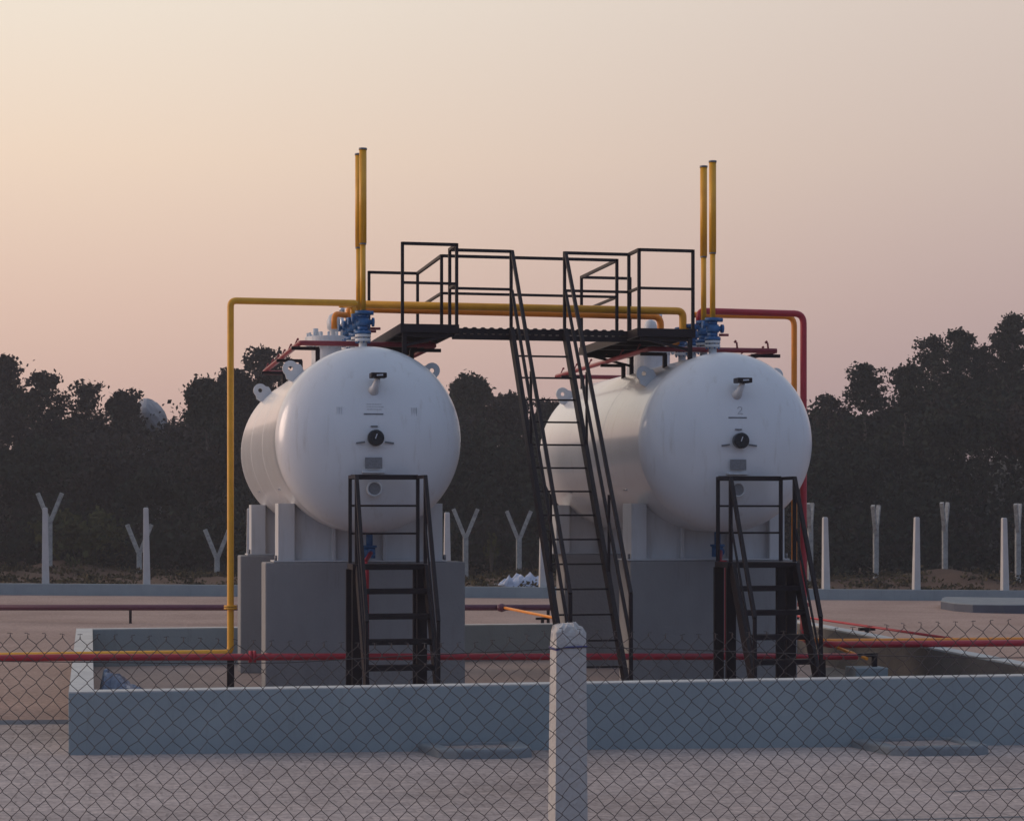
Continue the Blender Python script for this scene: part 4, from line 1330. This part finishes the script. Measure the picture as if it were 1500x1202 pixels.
# ------------------------------------------------------------------ sky and light
world = bpy.data.worlds.new('World'); scn.world = world; world.use_nodes = True
nt = world.node_tree; nt.nodes.clear()
L = nt.links.new
out = nt.nodes.new('ShaderNodeOutputWorld'); bg = nt.nodes.new('ShaderNodeBackground')
tc = nt.nodes.new('ShaderNodeTexCoord')
nrm = nt.nodes.new('ShaderNodeVectorMath'); nrm.operation = 'NORMALIZE'
L(tc.outputs['Generated'], nrm.inputs[0])
sep = nt.nodes.new('ShaderNodeSeparateXYZ'); L(nrm.outputs[0], sep.inputs[0])


def ramp(stops):
    r = nt.nodes.new('ShaderNodeValToRGB'); cr = r.color_ramp
    while len(cr.elements) < len(stops): cr.elements.new(0.5)
    for e_, (p_, c_) in zip(cr.elements, stops):
        e_.position = p_; e_.color = S(*c_)
    L(sep.outputs['Z'], r.inputs['Fac'])
    return r


def azim(deg, lo, hi):
    """1 towards heading deg (clockwise from +Y), falling to 0"""
    v = nt.nodes.new('ShaderNodeVectorMath'); v.operation = 'DOT_PRODUCT'
    a_ = math.radians(deg); v.inputs[1].default_value = (math.sin(a_), math.cos(a_), 0)
    L(nrm.outputs[0], v.inputs[0])
    mr_ = nt.nodes.new('ShaderNodeMapRange'); mr_.interpolation_type = 'SMOOTHSTEP'
    mr_.inputs['From Min'].default_value = lo; mr_.inputs['From Max'].default_value = hi
    L(v.outputs['Value'], mr_.inputs['Value'])
    return mr_


def mix(f_, a_, b_):
    x = nt.nodes.new('ShaderNodeMix'); x.data_type = 'RGBA'
    L(f_.outputs[0], x.inputs['Factor']); L(a_, x.inputs['A']); L(b_, x.inputs['B'])
    return x.outputs['Result']


warm = ramp([(0, (216, 178, 167)), (0.05, (227, 189, 174)), (0.10, (240, 206, 186)), (0.17, (255, 229, 204)), (0.25, (255, 243, 225)), (0.42, (240, 228, 214)), (0.8, (190, 193, 200))])
cool = ramp([(0, (164, 142, 148)), (0.05, (178, 154, 157)), (0.10, (194, 170, 167)), (0.17, (211, 191, 182)), (0.25, (222, 206, 196)), (0.42, (203, 198, 196)), (0.8, (180, 187, 199))])
back = ramp([(0, (98, 109, 134)), (0.08, (119, 135, 165)), (0.25, (135, 156, 192)), (0.5, (142, 161, 194)), (0.8, (162, 174, 195))])
HD = math.degrees(TH)
c1 = mix(azim(HD - 50, 0.33, 0.93), cool.outputs['Color'], warm.outputs['Color'])
c2 = mix(azim(HD - 35, -0.30, 0.62), back.outputs['Color'], c1)
# a little of the physical sky under the haze
sky = nt.nodes.new('ShaderNodeTexSky'); sky.sky_type = 'NISHITA'; sky.sun_disc = False
SUN_EL, SUN_AZ = 11.0, HD - 82
sky.sun_elevation = math.radians(SUN_EL); sky.sun_rotation = math.radians(SUN_AZ)
sky.dust_density = 5; sky.air_density = 1.2
sc_ = nt.nodes.new('ShaderNodeVectorMath'); sc_.operation = 'SCALE'; sc_.inputs['Scale'].default_value = 0.05
L(sky.outputs['Color'], sc_.inputs[0])
fin = nt.nodes.new('ShaderNodeMix'); fin.data_type = 'RGBA'; fin.inputs['Factor'].default_value = 0.06
L(c2, fin.inputs['A']); L(sc_.outputs[0], fin.inputs['B'])
L(fin.outputs['Result'], bg.inputs['Color']); bg.inputs['Strength'].default_value = 1.0
L(bg.outputs[0], out.inputs['Surface'])

sl_ = bpy.data.lights.new('sun', 'SUN'); sl_.energy = 1.5; sl_.angle = math.radians(28); sl_.color = (1.0, 0.74, 0.60)
so = bpy.data.objects.new('sun', sl_); col.objects.link(so)
az = math.radians(SUN_AZ); el = math.radians(SUN_EL)
sd = Vector((math.sin(az) * math.cos(el), math.cos(az) * math.cos(el), math.sin(el)))
so.rotation_euler = (-sd).to_track_quat('-Z', 'Y').to_euler(); so.location = (-20, 10, 20)

# ------------------------------------------------------------------ evening haze
hm = bpy.data.materials.new('evening_haze'); hm.use_nodes = True
hn = hm.node_tree; hn.nodes.clear()
ho = hn.nodes.new('ShaderNodeOutputMaterial'); hv = hn.nodes.new('ShaderNodeVolumePrincipled')
hv.inputs['Color'].default_value = (0.86, 0.84, 0.88, 1); hv.inputs['Density'].default_value = 0.0010; hv.inputs['Anisotropy'].default_value = 0.2
hn.links.new(hv.outputs[0], ho.inputs['Volume'])
M['haze'] = hm
hz = MB().box(-3100, 3100, -1600, 4100, -8, 16).build('haze', 'haze')
tag(hz, 'thin evening haze over the yard', 'haze', kind='stuff')

# ------------------------------------------------------------------ camera
cd = bpy.data.cameras.new('camera'); cam = bpy.data.objects.new('camera', cd); col.objects.link(cam)
cam.location = (0, 0, H); cam.rotation_euler = (PI / 2, 0, -TH)
cd.sensor_width = 36; cd.lens = F / 1500 * 36; cd.shift_y = (752 - 601) / 1500; cd.clip_end = 9000; cd.clip_start = 0.1
scn.camera = cam
scn.view_settings.view_transform = 'Standard'
try: scn.view_settings.look = 'None'
except Exception: pass
scn.view_settings.exposure = 0.0
scn.view_settings.gamma = 1.0
